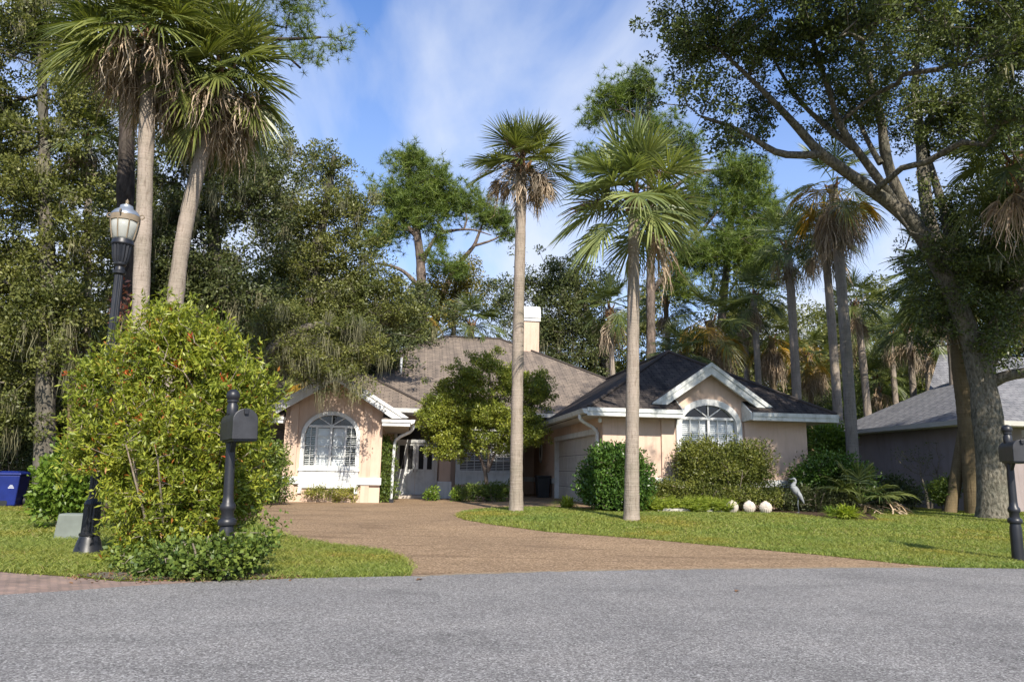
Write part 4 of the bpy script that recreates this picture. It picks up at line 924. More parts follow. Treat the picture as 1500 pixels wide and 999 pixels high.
# utility box
ub = gr(103, 789); tu = thing('utility_box', 'grey-green utility box on the grass behind the lamp post base', 'utility box', ub, radians(8))
p = MB(); p.add([(-.19, -.13, -.03), (.19, -.13, -.03), (.19, .15, -.03), (-.19, .15, -.03), (-.165, -.10, .36), (.175, -.10, .36), (.175, .13, .36), (-.165, .13, .36)], [(0, 1, 5, 4), (1, 2, 6, 5), (2, 3, 7, 6), (3, 0, 4, 7), (4, 5, 6, 7), (0, 3, 2, 1)])
p.build('box', M['utility'], tu, bevel=.025)
p = MB(); p.box(-.2, .2, -.14, .16, -.03, .02); p.build('base', M['utility'], tu, bevel=.005)

# blue bin
bb = gr(13, 741); tb = thing('wheeled_bin', 'blue wheeled recycling bin at the edge of the dark woods', 'bin', bb, radians(12))
def frus(mb, a, b, z0, z1, dy0=0, dy1=0):
    V = [(-a[0], -a[1]+dy0, z0), (a[0], -a[1]+dy0, z0), (a[0], a[1]+dy0, z0), (-a[0], a[1]+dy0, z0), (-b[0], -b[1]+dy1, z1), (b[0], -b[1]+dy1, z1), (b[0], b[1]+dy1, z1), (-b[0], b[1]+dy1, z1)]
    mb.add(V, [(0, 1, 5, 4), (1, 2, 6, 5), (2, 3, 7, 6), (3, 0, 4, 7), (4, 5, 6, 7), (0, 3, 2, 1)])
p = MB(); frus(p, (.25, .28), (.33, .37), .02, .86); p.build('body', M['blue'], tb, bevel=.03)
p = MB(); frus(p, (.36, .40), (.35, .39), .86, .92); frus(p, (.33, .36), (.20, .25), .92, .97); p.build('lid', M['blue'], tb, bevel=.02)
p = MB(); p.tube([(-.28, .40, .84), (-.28, .50, .86), (.28, .50, .86), (.28, .40, .84)], .02, 8); p.build('handle', M['blue'], tb, True)
for s in (-1, 1):
    p = MB(); p.tube([(s*.30, .22, .13), (s*.36, .22, .13)], .13, 20); p.build('wheel', M['black_bin'], tb, True, angle=40)
p = MB(); p.tube([(-.05, -.285, .10), (-.05, -.295, .10)], .11, 20); p.build('wheel_arch', M['black_bin'], tb, True, angle=40)
p = MB()
yy = lambda z: -(.28+.09*(z-.02)/.84)-.004
for (a, b, z0, z1) in ((.05, .20, .50, .525), (.07, .18, .54, .56), (.09, .16, .575, .59)): p.add([(a, yy(z0), z0), (b, yy(z0), z0), (b, yy(z1), z1), (a, yy(z1), z1)], [(0, 1, 2, 3)])
p.build('logo', M['decal'], tb)
tb.scale = (.85, .85, .87)
# dark bin by the garage door
db = hw(-.35, 7.3, .1); t = thing('dark_bin', 'dark bin against the shaded wall left of the garage door', 'bin', db, PSI)
p = MB(); frus(p, (.2, .25), (.25, .3), 0, .78); p.build('body', M['black_bin'], t, bevel=.02); p = MB(); frus(p, (.28, .33), (.26, .31), .78, .85); p.build('lid', M['black_bin'], t, bevel=.02)

# scallop shell ornaments
def shell(label, px, py, mat, r, rot):
    b = gr(px, py); t = thing('shell_ornament', label, 'ornament', b, rot, 'scallop shell ornaments')
    n, m = 72, 10; V = []; F = []
    for side in (0, 1):
        o = len(V)
        for j in range(m+1):
            for i in range(n):
                a = 2*pi*i/n; rr = j/m
                fa = a-pi/2
                R_ = r*rr*(1+.02*cos(13*a)*rr)*(1.0 if True else 1)
                x = R_*cos(a); z = R_*sin(a)*.98; dome = .085*(1-rr*rr)
                ribs = .016*abs(sin(17*np.arctan2(x, r*1.15-z)))*(rr > .1)
                y = -(dome+ribs+.012) if side == 0 else .02
                V.append((x, y, z+r*.97))
        for j in range(m):
            for i in range(n): F.append((o+j*n+i, o+j*n+(i+1) % n, o+(j+1)*n+(i+1) % n, o+(j+1)*n+i))
    k = m*n; o2 = (m+1)*n
    for i in range(n): F.append((k+i, k+(i+1) % n, o2+k+(i+1) % n, o2+k+i))
    p = MB(); p.add(V, F); p.build('shell', mat, t, True, angle=50)
    p = MB(); p.prism([(-.05, -.02, 2*r*.96), (.05, -.02, 2*r*.96), (.025, -.02, 2*r*1.04), (-.025, -.02, 2*r*1.04)], (0, .04, 0)); p.build('hinge', mat, t, bevel=.008)
shell('whitest round scallop shell ornament, leftmost of the three on the bed edge', 1073, 751.5, M['concrete'], .155, .05)
shell('round scallop shell ornament between the two other shells', 1098, 751.5, M['concrete'], .155, -.1)
shell('greyer scallop shell ornament nearest the heron, tilted left', 1122, 752.5, M['concrete'], .155, -.25)

# heron statue
hb = gr(1173, 752); hb[1] += 0.2; t = thing('heron_statue', 'grey heron statue standing in front of the dark hedge', 'statue', hb, radians(-15))
p = MB(); P = bez([(.14, .02, .30), (.10, 0, .38), (.03, 0, .50), (-.04, 0, .60), (-.085, 0, .68), (-.06, 0, .75), (-.01, 0, .80), (-.015, 0, .86), (-.05, 0, .885), (-.09, 0, .88)], 10)
s_ = np.linspace(0, 1, len(P)); R_ = np.interp(s_, [0, .12, .3, .45, .55, .68, .8, .88, .95, 1], [.012, .05, .095, .085, .05, .03, .026, .034, .03, .018])
p.tube(P, R_, 14); p.build('body', M['heron'], t, True)
p = MB(); p.tube([(-.085, 0, .885), (-.14, 0, .872), (-.20, 0, .858)], [.016, .010, .002], 8); p.build('bill', M['heron_dark'], t, True)
p = MB(); p.tube(bez([(.02, -.06, .56), (.06, -.085, .47), (.13, -.06, .33), (.17, -.03, .24)], 6), [.02]*4+[.055]*4+[.02]*4 if False else np.interp(np.linspace(0, 1, 12), [0, .3, .7, 1], [.03, .06, .035, .006]), 10); p.build('wing', M['heron'], t, True)
for s in (-1, 1):
    p = MB(); p.tube([(.03, .03*s, .40), (.01, .03*s, .22), (.03, .03*s, .03)], [.014, .010, .010], 8)
    for a in (-.6, 0, .6): p.tube([(.03, .03*s, .02), (.03-.07*cos(a), .03*s+.07*sin(a), .008)], .008, 6)
    p.build('leg', M['heron_dark'], t, True)
p = MB(); p.box(-.09, .12, -.09, .09, -.06, .012); p.build('base', M['concrete'], t, bevel=.01)

# bed edging and a dry leaf on the road
p0, p1 = gr(962, 749.5), gr(1064, 751.2)
t = thing('bed_edging', 'pale concrete edging along the fern bed left of the shells', 'edging', p0); p = MB(); d = p1-p0; s = unit(np.array([-d[1], d[0], 0]))*.05
p.prism([-s, d-s, d+s, s], (0, 0, .09)); p.build('strip', M['edge'], t, bevel=.01)
for (x, y, lb_) in ((1080, 868, 'single dry brown leaf lying on the middle of the road'), (615, 851, 'small dry leaf on the asphalt near the grass corner')):
    c = gr(x, y); c[2] = .016; t = thing('fallen_leaf', lb_, 'leaf', c, 1.0, 'dry leaves on the road')
    p = MB(); p.face((-.06, 0, 0), (-.01, .025, .012), (.05, .0, .004), (-.01, -.025, .014)); p.build('blade', M['dryleaf'], t)

# ------------------------------------------------------------------ palms
def PX(*L_): return [at(x, y, Y) for x, y, Y in L_]
def palm_at(name, label, seed, way, crown_R, n, ndead, wpx, data=None, lean0=0, **kw):
    """way: pixel waypoints (x, y) from base to crown at distance Y (last tuple item); crown radius and trunk width in photo pixels"""
    Y = way[-1]; pts = [at(x, y, Y) for x, y in way[:-1]]
    pts[0][2] = min(pts[0][2], float(hgt(pts[0][0], pts[0][1]))); g = float(hgt(pts[0][0], Y))
    if pts[0][2] > g-.05 or True:
        d = pts[0]-pts[1]
    if way[0][1] < 1000 and pts[0][2] > g: pts[0] = pts[0]+d*((g-pts[0][2])/d[2])
    if pts[0][2] > g + .01: pts = [np.array([pts[0][0], Y, g])]+pts
    Rm = crown_R*Y/FPX; r = wpx*Y/FPX/2
    k = kw.pop('ratio', .52)
    return palm(name, label, seed, pts, r*1.02, r*.85, n, ndead, Rm*k, Rm*(1.02-k)*1.08, data=data, **kw)
def base_on_ground(way):
    Y = way[-1]; p0 = at(*way[0], Y); p1 = at(*way[1], Y); g = float(hgt(p0[0], Y)); d = p1-p0
    if p0[2] > g+.02:
        q = p0-d/ (d[2]+1e-9)*(p0[2]-g)*1.0; return q
    return p0
palm_at('palm_tree', 'tallest front palm at left with straight pale trunk and brown skirt of dead fronds', 101, [(199, 770), (206, 455), (213, 250), (217, 48), 13.8], 146, 50, 22, 25, stalk=0, bootsh=.6, boots=22, dead_len=.66, dspread=1.0, dead_el=(-75, -10), flare=1.15, ratio=.47, Wd=.042, droop=.26)
palm_at('palm_tree', 'leaning front palm at left with curved trunk and drooping dead fronds', 102, [(238, 770), (258, 430), (284, 275), (324, 112), 14.6], 118, 44, 24, 24, bootsh=.5, boots=20, dead_len=.76, dspread=1.0, dead_el=(-75, -15), flare=1.15, ratio=.47, Wd=.042, droop=.28, ecl=(-50, 80))
palm_at('palm_tree', 'slender palm at lawn tip with small crown over a tan skirt of dead fronds', 103, [(756, 752), (759, 500), (765, 244), 18.2], 80, 30, 18, 18, stalk=9, boots=8, bootsh=.3, dead_len=.62, ratio=.48, ecl=(-2, 86), droop=.16, dead_el=(-32, 8), dspread=.6)
palm_at('palm_tree', 'palm before the garage with wide pale green fronds and orange boots', 104, [(925, 764), (927, 540), (929, 292), 15.4], 118, 34, 1, 20, leaf='frond_pale', stalk=6, boots=26, bootsh=.42, ratio=.47, ecl=(-22, 84), droop=.24, Wd=.046, nseg=50)
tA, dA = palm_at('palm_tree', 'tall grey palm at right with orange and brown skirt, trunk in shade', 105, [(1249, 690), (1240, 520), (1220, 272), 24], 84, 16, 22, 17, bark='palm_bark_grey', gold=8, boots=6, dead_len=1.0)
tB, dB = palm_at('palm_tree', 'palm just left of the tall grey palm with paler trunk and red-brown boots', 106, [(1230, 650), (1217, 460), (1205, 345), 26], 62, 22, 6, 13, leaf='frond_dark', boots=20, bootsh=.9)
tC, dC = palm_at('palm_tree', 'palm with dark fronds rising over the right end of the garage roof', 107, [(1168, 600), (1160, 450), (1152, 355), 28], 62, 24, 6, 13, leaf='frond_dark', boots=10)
def bgp(label, seed, way, R, wpx, src, bark='palm_bark', rot=0.0, sc=1.0):
    Y = way[-1]; t, ms = palm_at('palm_tree', label, seed, way, R, 0, 0, wpx, data=src, bark=bark, rot=rot, group='palms in the woods behind the houses')
    return t, ms
def scaled(src, R, Y, srcR, srcY):
    return (R*Y)/(srcR*srcY)
def bg(label, seed, way, R, wpx, src, sR, sY, bark='palm_bark', rot=0.0):
    t, ms = bgp(label, seed, way, R, wpx, src, bark, rot); s = scaled(src, R, way[-1], sR, sY)
    for o in ms: o.scale = (s, s, s)
bg('dark-crowned palm above the garage gable ridge', 110, [(1113, 560), (1104, 430), 30], 50, 10, dC, 62, 28, 'palm_bark_grey', 1)
bg('palm with pale trunk standing close left of the dark-crowned one', 111, [(1093, 555), (1091, 462), 32], 44, 9, dB, 62, 26, rot=2)
bg('short palm with shaggy trunk and brown skirt behind the garage roof', 112, [(1131, 570), (1130, 495), 31], 48, 11, dA, 84, 24, 'palm_bark_dark', 3)
bg('short palm with yellowing fronds right of the slim dark-fronded palm', 113, [(1187, 600), (1185, 520), 33], 46, 9, dA, 84, 24, 'palm_bark_dark', 4.2)
bg('leaning palm with red boots right of the tall grey palm', 114, [(1274, 640), (1265, 540), (1252, 442), 29], 48, 11, dB, 62, 26, rot=.8)
bg('thin palm with bright trunk close behind the neighbour roof slope', 115, [(1313, 600), (1304, 490), 33], 40, 9, dC, 62, 28, rot=2.6)
bg('dark palm with straight trunk over the neighbour roof', 116, [(1337, 585), (1331, 478), 30], 52, 10, dC, 62, 28, 'palm_bark', 5)
bg('low palm with crown near the left end of the neighbour roof', 117, [(1293, 640), (1285, 555), 34], 42, 9, dB, 62, 26, rot=1.9)
bg('squat palm with hanging brown fronds behind the garage roof peak', 118, [(1062, 560), (1040, 470), 27], 72, 15, dA, 84, 24, 'palm_bark_dark', .4)
bg('low bright palmetto crown touching the garage roof peak', 119, [(1000, 600), (1000, 520), 26], 55, 12, dC, 62, 28, 'palm_bark_dark', 3.3)
bg('yellow-green palm between the chimney and the garage palm', 120, [(904, 560), (893, 452), 33], 52, 9, dB, 62, 26, rot=4.4)
bg('brown-trunked palm peeking over the left of the main roof', 121, [(609, 560), (610, 462), 36], 42, 12, dA, 84, 24, 'palm_bark_dark', 2.2)
bg('bushy palm crown resting above the main roof ridge', 122, [(690, 600), (690, 474), 36], 50, 12, dC, 62, 28, 'palm_bark_dark', 1.2)
bg('small palm half hidden in the left oak foliage', 123, [(130, 700), (130, 200), 18.2], 58, 12, dC, 62, 28, 'palm_bark_grey', .3)
bg('low palm fan among the mossy oak boughs left of the lamp', 124, [(105, 740), (105, 455), 17.6], 52, 12, dC, 62, 28, 'palm_bark_dark', 2.0)
bg('small palm with dead fronds behind the left gable', 125, [(440, 640), (447, 560), 26], 40, 11, dA, 84, 24, 'palm_bark_dark', 1.1)
bg('palm with leaning trunk beside the oak fork above the neighbour roof', 126, [(1390, 560), (1393, 505), (1378, 400), 26], 80, 12, dC, 62, 28, 'palm_bark', 2.9)
bg('palm at the right edge with broad sunlit fronds against the oak crown', 127, [(1540, 740), (1530, 500), (1490, 235), 15.5], 112, 20, dB, 62, 26, 'palm_bark_grey', .6)
bg('palm at the right edge below it with drooping dark fronds', 128, [(1560, 740), (1530, 520), (1478, 385), 19], 92, 17, dC, 62, 28, 'palm_bark_grey', 4.0)
bg('mossy brown palm trunk leaning against the big oak', 129, [(1432, 758), (1420, 640), (1408, 540), (1393, 395), 20.3], 95, 27, dC, 62, 28, 'palm_bark_dark', 1.7)
bg('slim palm trunk seen between the two tall palms', 130, [(1243, 640), (1240, 480), 36], 40, 7, dB, 62, 26, 'palm_bark', 3.9)
bg('palm low in the wood behind the fallen skirt palm', 131, [(1160, 600), (1161, 490), 38], 46, 8, dA, 84, 24, 'palm_bark_dark', 5.3)
bg('palm crown filling the gap right of the leaning red-boot palm', 132, [(1360, 600), (1356, 500), 36], 46, 9, dB, 62, 26, 'palm_bark', 1.4)
bg('low palm crown in the shade left of the garage palm trunk', 133, [(985, 600), (975, 440), 38], 50, 9, dC, 62, 28, 'palm_bark_dark', 4.9)
# booted trunk behind the oak
rng = np.random.default_rng(5); p0 = gr(1446, 757); t = thing('booted_palm', 'palm trunk with criss-cross boots between the oak and the leaning brown palm', 'palm', p0+np.array([0, 1.6, 0]))
p1 = at(1425, 560, p0[1]+1.6)-p0-np.array([0, 1.6, 0]); V, F = tube_arr(np.linspace(0, 1, 12)[:, None]*p1, np.full(12, .17), 12); arr_mesh('trunk', V, F, M['palm_bark_dark'], t, True)
b = boots_acc(rng, .17, p1[2], 90, .26, .45); 
b.V = [v+p1*((v[:, 2:3].mean()+p1[2])/p1[2]*0+1)*np.array([1, 1, 1]) for v in b.V]; b.build('leaf_base', M['palm_bark_grey'], t)

# ------------------------------------------------------------------ trees
# great oak at right
oy = gr(1457, 760)[1]; o0 = gr(1457, 760); o0[2] -= .1
tr_ = [([o0, at(1455, 700, oy), at(1448, 620, oy), at(1440, 560, oy), at(1432, 515, oy)], [.45, .355, .33, .325, .34]),
       (PX((1434, 530, oy), (1398, 430, oy-.2), (1343, 327, oy-.6), (1290, 288, oy-1), (1244, 255, oy-1.5), (1199, 224, oy-2), (1168, 186, oy-2.3), (1107, 122, oy-2.8), (1050, 70, oy-3)), [.27, .23, .19, .16, .14, .12, .09, .06, .03]),
       (PX((1199, 226, oy-2), (1145, 232, oy-2.2), (1122, 217, oy-2.4), (1092, 190, oy-2.6), (1027, 171, oy-3)), [.10, .085, .07, .055, .03]),
       (PX((1318, 308, oy-.8), (1263, 228, oy-1.4), (1229, 190, oy-1.8), (1221, 152, oy-2), (1202, 99, oy-2.4), (1180, 20, oy-3)), [.12, .10, .085, .07, .055, .03]),
       (PX((1250, 218, oy-1.6), (1183, 164, oy-1.4), (1153, 125, oy-1.5), (1120, 60, oy-1.8)), [.08, .06, .045, .03]),
       (PX((1352, 345, oy-.5), (1320, 297, oy-.5), (1294, 228, oy-.7), (1294, 179, oy-.9), (1275, 125, oy-1.2), (1262, 60, oy-1.6), (1240, -40, oy-2)), [.18, .155, .13, .11, .09, .07, .04]),
       (PX((1290, 240, oy-.8), (1271, 217, oy-.6), (1259, 167, oy-.5), (1233, 137, oy-.5), (1215, 110, oy-.5)), [.08, .07, .055, .04, .03]),
       (PX((1395, 420, oy), (1358, 323, oy+.3), (1349, 213, oy+.5), (1343, 152, oy+.6), (1340, 114, oy+.6), (1355, -40, oy+.6)), [.21, .17, .13, .11, .09, .04]),
       (PX((1410, 440, oy+.1), (1381, 300, oy+.8), (1362, 243, oy+1), (1351, 205, oy+1.1), (1380, 120, oy+1.1)), [.17, .12, .10, .08, .05]),
       (PX((1438, 540, oy), (1475, 450, oy), (1520, 350, oy-.3), (1540, 200, oy-.6), (1540, 60, oy-1)), [.28, .23, .18, .13, .08]),
       (PX((1448, 562, oy), (1472, 548, oy-.3), (1520, 544, oy-.7)), [.17, .14, .12]),
       (PX((1202, 99, oy-2.4), (1180, 20, oy-3.4), (1150, -60, oy-4), (1120, -180, oy-5)), [.06, .06, .05, .03])]
bl = PB([(1005, 45, 60, 60, -3), (1085, 60, 80, 75, -3), (1180, 75, 85, 75, -2.5), (1280, 60, 90, 80, -1.5), (1385, 60, 90, 80, 0), (1475, 80, 60, 80, 0), (1030, 145, 50, 45, -3, .8), (1105, 175, 45, 38, -2.5, .8),
         (1165, 150, 40, 30, -2.5, .35), (1250, 150, 45, 40, -1.5, .7), (1340, 150, 70, 55, 0), (1430, 180, 80, 75, 0), (1490, 280, 55, 75, 0), (1405, 290, 60, 55, 0), (1475, 390, 50, 60, .5), (1400, 385, 45, 45, .5), (1345, 410, 30, 28, .5, .6), (1440, 460, 45, 30, .5), (1370, 450, 40, 30, .6, 1.0), (1430, 400, 45, 50, .8, 1.0), (1480, 470, 40, 40, .8, .9), (1385, 330, 34, 40, .7, .8), (1450, 520, 30, 26, .9, .7), (1130, 150, 40, 34, -2, .8), (1285, 190, 50, 34, -.5, .5), (1060, 175, 34, 26, -3, .7), (1215, 215, 40, 20, -1, .3), (1380, 500, 24, 24, .6, .5), (1432, 425, 46, 62, -1.0, 1.1), (1478, 345, 46, 70, -1.0, 1.0), (1395, 370, 36, 34, -1.1, .9), (1470, 500, 40, 34, -.8, .8)], oy, 1.25)
bl += PB([(1050, -70, 110, 80, -4, .5), (1220, -90, 130, 90, -3, .5), (1400, -90, 130, 90, -1, .5), (1120, -220, 130, 100, -5, .35), (1330, -240, 150, 110, -3, .35), (1180, -340, 150, 100, -6.5, .35)], oy, 1.3)
for c_, r_, d_ in (((6.0, 12.5, 11.8), (2.6, 2.0, 1.7), .75), ((8.6, 12.4, 11.0), (2.4, 2.0, 2.2), .8), ((11.0, 12.4, 9.2), (2.0, 1.9, 2.2), .9), ((13.2, 12.8, 8.6), (1.8, 1.8, 2.2), .9), ((8.0, 11.6, 13.5), (3.0, 2.0, 1.6), .6), ((15.2, 14.5, 7.6), (2.0, 1.8, 1.9), .7)):
    bl.append((np.array(c_), np.array(r_), d_))
tree('oak_tree', 'great spreading oak at right with furrowed grey trunk', 'tree', 21, tr_, bl, 700, 62, .135, .092, .048, 'oak_leaf', 'oak_bark', None, .0085, .42, (26, 14, (.3, 1.1), .03), upb=.15, jit=.2, sub=6, subr=.33)
# left woods
def stem(px, Yd, top, r=.22, mid=None):
    g_ = at(px[0], px[1], Yd); g_[2] = -.1; P = [g_]+([at(mid[0], mid[1], Yd)] if mid else [])+[at(top[0], top[1], Yd)]
    return (P, list(np.linspace(r, r*.35, len(P))))
tree('oak_tree', 'mid-green oak filling the left edge with moss hanging from low boughs', 'tree', 22, [stem((66, 735), 17.5, (60, 60), .26, (70, 400))],
     PB([(40, 40, 115, 70), (0, 150, 110, 90), (105, 145, 65, 70), (55, 265, 110, 85), (135, 330, 50, 75), (10, 380, 85, 85), (85, 430, 85, 65), (30, 520, 90, 65), (115, 505, 45, 55), (10, 595, 70, 40), (-90, 300, 90, 250, 0, .6), (70, -60, 110, 60, 0, .6)], 17.5, 1.0),
     330, 62, .15, .10, .054, 'oak_leaf_lit', 'grey_bark', None, .009, .42, (120, 48, (.3, 1.2), .013), upb=.2, sub=5, subr=.36)
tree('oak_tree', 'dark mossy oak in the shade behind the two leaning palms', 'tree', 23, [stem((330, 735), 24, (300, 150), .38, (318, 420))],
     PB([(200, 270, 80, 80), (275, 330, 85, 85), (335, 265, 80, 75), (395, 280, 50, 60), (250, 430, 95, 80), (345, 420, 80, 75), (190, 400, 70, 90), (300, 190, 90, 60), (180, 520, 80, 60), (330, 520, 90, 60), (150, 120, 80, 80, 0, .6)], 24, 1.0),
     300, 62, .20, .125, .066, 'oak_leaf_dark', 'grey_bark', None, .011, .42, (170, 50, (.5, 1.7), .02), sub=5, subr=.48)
tree('oak_tree', 'airy sunlit oak with thin outer twigs left of the pine', 'tree', 24, [stem((470, 735), 27, (490, 230), .34, (455, 430))],
     PB([(480, 250, 42, 42), (445, 315, 55, 50), (505, 300, 48, 42), (430, 400, 58, 55), (505, 375, 52, 48), (540, 430, 55, 45), (470, 465, 58, 50), (545, 330, 32, 30, 0, .7), (575, 450, 45, 40), (405, 230, 35, 35, 0, .6), (415, 480, 50, 50)], 27, .9),
     190, 52, .17, .115, .062, 'oak_leaf_lit', 'grey_bark', None, .009, .42, (60, 44, (.4, 1.3), .02), shell=.65, sub=5, subr=.38)
tree('oak_tree', 'oak bough draped in grey moss hanging before the left gable', 'tree', 25, [(PX((330, 760, 20.5), (350, 600, 20.6), (400, 500, 20.8), (470, 470, 21.0), (530, 500, 21.0)), [.24, .2, .16, .10, .05])],
     PB([(405, 475, 55, 45), (455, 500, 48, 38), (505, 495, 38, 30), (492, 545, 30, 26, -.3, 1.0), (468, 562, 16, 18, -.4, .8), (512, 566, 14, 16, -.4, .6), (455, 535, 26, 24, 0, .7), (535, 515, 20, 22, 0, .6), (370, 550, 20, 46)], 21, .8),
     90, 56, .13, .085, .042, 'oak_leaf_lit', 'grey_bark', None, .007, .42, (110, 46, (.25, .9), .014), upb=-.05, sub=5, subr=.28)
def creeper(rng, t, cl, b0):
    n = 150; z = rng.uniform(3.0, 5.4, n); a = rng.uniform(-2.6, -.4, n); C = np.stack([.27*np.cos(a)-.45+.02*z, .27*np.sin(a), z], 1)
    V, F = leaf_arr(rng, C, rdir(rng, n)+np.array([0, -.6, 0]), .14, .09); arr_mesh('red_creeper', V, F, M['creeper'], t)
tree('pine_tree', 'dark-trunked pine behind the left palms reaching out of the top of the picture', 'pine tree', 26, [([*PX((172, 740, 17.2)), *PX((180, 440, 17.2), (187, 150, 17.2), (186, 20, 17.2))], [.27, .22, .18, .10]),
      (PX((187, 80, 17.2), (300, 40, 17.2), (400, 60, 17.2), (470, 55, 17.2)), [.10, .08, .05, .03]), (PX((187, 30, 17.2), (330, 0, 17.4), (440, 100, 17.2)), [.09, .06, .03])],
     PB([(470, 45, 48, 14), (435, 88, 30, 14), (385, 28, 50, 16), (455, 78, 20, 10), (420, -10, 60, 20), (250, -40, 120, 30)], 17.2, 1.5), 150, 210, .17, .20, .012, 'pine_needle', 'dark_pine', None, .009, .42, None, needles=True, extra=creeper)
tree('pine_tree', 'round-headed pine rising left of centre above the roof, with long bare limbs', 'pine tree', 27, [stem((628, 735), 42, (598, 245), .40, (616, 380)), (PX((622, 430, 42), (592, 395, 42), (556, 385, 42), (530, 390, 42)), [.16, .11, .07, .03]), (PX((616, 390, 42), (640, 340, 42), (690, 335, 42), (720, 345, 42)), [.15, .10, .06, .03]), (PX((612, 350, 42), (580, 310, 42), (575, 260, 42)), [.14, .1, .05])],
     PB([(605, 240, 48, 20), (575, 285, 38, 32), (640, 275, 42, 34), (605, 310, 55, 36), (690, 285, 16, 16), (665, 300, 32, 24), (645, 350, 26, 14), (650, 385, 30, 12), (570, 335, 34, 24), (670, 395, 20, 10), (545, 350, 30, 20)], 42, .9),
     330, 190, .34, .42, .030, 'pine_needle', 'pine_bark', None, .016, .42, None, needles=True)
tree('pine_tree', 'leaning thin pine with bare pale limb right of the round-headed pine', 'pine tree', 28, [(PX((600, 740, 45), (640, 450, 45), (665, 395, 45), (695, 360, 45), (708, 325, 45)), [.30, .25, .17, .12, .06]), (PX((695, 360, 45), (725, 352, 45), (750, 335, 45)), [.10, .07, .03])],
     PB([(705, 300, 14, 12), (718, 322, 22, 10), (740, 318, 16, 12), (742, 345, 16, 8), (690, 330, 10, 8)], 45, .8), 60, 190, .30, .40, .03, 'pine_needle', 'pine_bark', None, .016, .42, None, needles=True)
tree('pine_tree', 'big bright green pine behind the garage palm with straight trunk', 'pine tree', 29, [stem((955, 735), 34, (950, 130), .30, (953, 400)), (PX((953, 430, 34), (1000, 370, 34), (1060, 300, 34)), [.13, .1, .05]), (PX((953, 300, 34), (1020, 250, 34), (1080, 250, 34)), [.11, .08, .04]), (PX((1052, 740, 36), (1056, 480, 36), (1070, 330, 36), (1085, 250, 36)), [.28, .22, .16, .08])],
     PB([(1080, 258, 65, 30), (1030, 295, 55, 34), (1105, 310, 48, 45), (1020, 375, 55, 34), (1075, 360, 55, 42), (905, 150, 42, 30), (930, 128, 38, 22), (868, 172, 18, 14), (960, 190, 40, 40), (1000, 415, 36, 28), (860, 235, 26, 22, 0, .7), (1000, 220, 40, 40), (1115, 380, 36, 40)], 34, .9),
     560, 190, .30, .36, .026, 'pine_needle', 'pine_bark', None, .013, .42, None, needles=True)
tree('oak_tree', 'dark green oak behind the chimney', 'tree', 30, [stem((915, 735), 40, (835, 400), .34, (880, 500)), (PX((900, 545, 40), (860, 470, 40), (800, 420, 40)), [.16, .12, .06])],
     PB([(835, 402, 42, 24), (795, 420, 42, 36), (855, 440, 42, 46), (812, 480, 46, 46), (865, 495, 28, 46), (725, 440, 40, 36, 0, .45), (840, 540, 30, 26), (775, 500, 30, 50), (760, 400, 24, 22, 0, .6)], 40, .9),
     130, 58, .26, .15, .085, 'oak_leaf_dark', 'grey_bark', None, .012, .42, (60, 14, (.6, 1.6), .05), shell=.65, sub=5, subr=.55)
tree('tree', 'small tree with golden-green leaves above the main roof ridge', 'tree', 31, [stem((665, 735), 44, (668, 400), .22, (664, 500))],
     PB([(670, 415, 48, 24), (650, 445, 50, 30), (700, 435, 30, 28, 0, .7)], 44, .9), 36, 60, .28, .15, .085, 'gold_leaf', 'grey_bark', None, .012, sub=5, subr=.5)
tree('tree', 'low leafy tree filling the space left of the main roof ridge', 'tree', 32, [stem((560, 735), 34, (565, 430), .2, (562, 540))],
     PB([(560, 450, 45, 40), (590, 470, 50, 40), (545, 500, 40, 40), (620, 445, 36, 26), (510, 500, 40, 50), (580, 500, 50, 30)], 34, .9), 75, 60, .24, .13, .07, 'oak_leaf_dark', 'grey_bark', None, .011, sub=5, subr=.42)
# far woods: three kinds, copied
def wood(seed, kind, label):
    rng = np.random.default_rng(seed); zb = {0: (0, 0, 6.2), 1: (0, 0, 5.0), 2: (0, 0, 8.5)}[kind]
    bl = []
    for i in range(11):
        d = rdir(rng, 1)[0]*rng.uniform(.2, 1)**.6; bl.append((np.array(zb)+d*np.array([2.4, 2.2, 3.4 if kind != 1 else 2.4]), np.array([1.5, 1.4, 1.1])*rng.uniform(.8, 1.2), 1.0))
    return tree('woodland_tree', label, 'tree', seed, [([np.array([0, 0, -.2]), np.array([.2, 0, 3]), np.array([-.1, .1, zb[2]+2])], [.2, .15, .06])], bl, 62, 50, .26, .16, .09, ['wood_leaf', 'oak_leaf_dark', 'oak_leaf_lit'][kind], 'grey_bark', 'trees in the far wood', .012, sub=5, subr=.5)
wl_ = ['mid-green tree standing deep in the wood behind the houses', 'low dark tree standing deep in the wood behind the houses', 'tall tree with yellow-green crown deep in the wood behind the houses']
kinds = [wood(41, 0, wl_[0]), wood(42, 1, wl_[1]), wood(43, 2, wl_[2])]
rng = np.random.default_rng(77); spots = []
for i in range(58):
    Y = rng.uniform(40, 66); x = rng.uniform(-.80, .85)*Y
    if -.20*Y < x < .16*Y and i % 4: continue
    spots.append((x, Y, rng.integers(0, 3), rng.uniform(.8, 1.25)))
spots += [(-17+2.6*i, 27+rng.uniform(0, 7), [1, 0, 1, 2, 1, 0][i % 6], 1.0) for i in range(5)]+[(-25+3*i, 33+rng.uniform(0, 6), [1, 0, 2, 1][i % 4], 1.1) for i in range(6)]
spots += [(7+3.1*i, 37+rng.uniform(0, 5), [0, 1, 2, 1, 0, 2][i % 6], .72+.1*(i % 3)) for i in range(10)]
spots += [(-18.3+.95*i, 20.8+rng.uniform(0, 3), [1, 0][i % 2], .55+.05*(i % 4)) for i in range(7)]
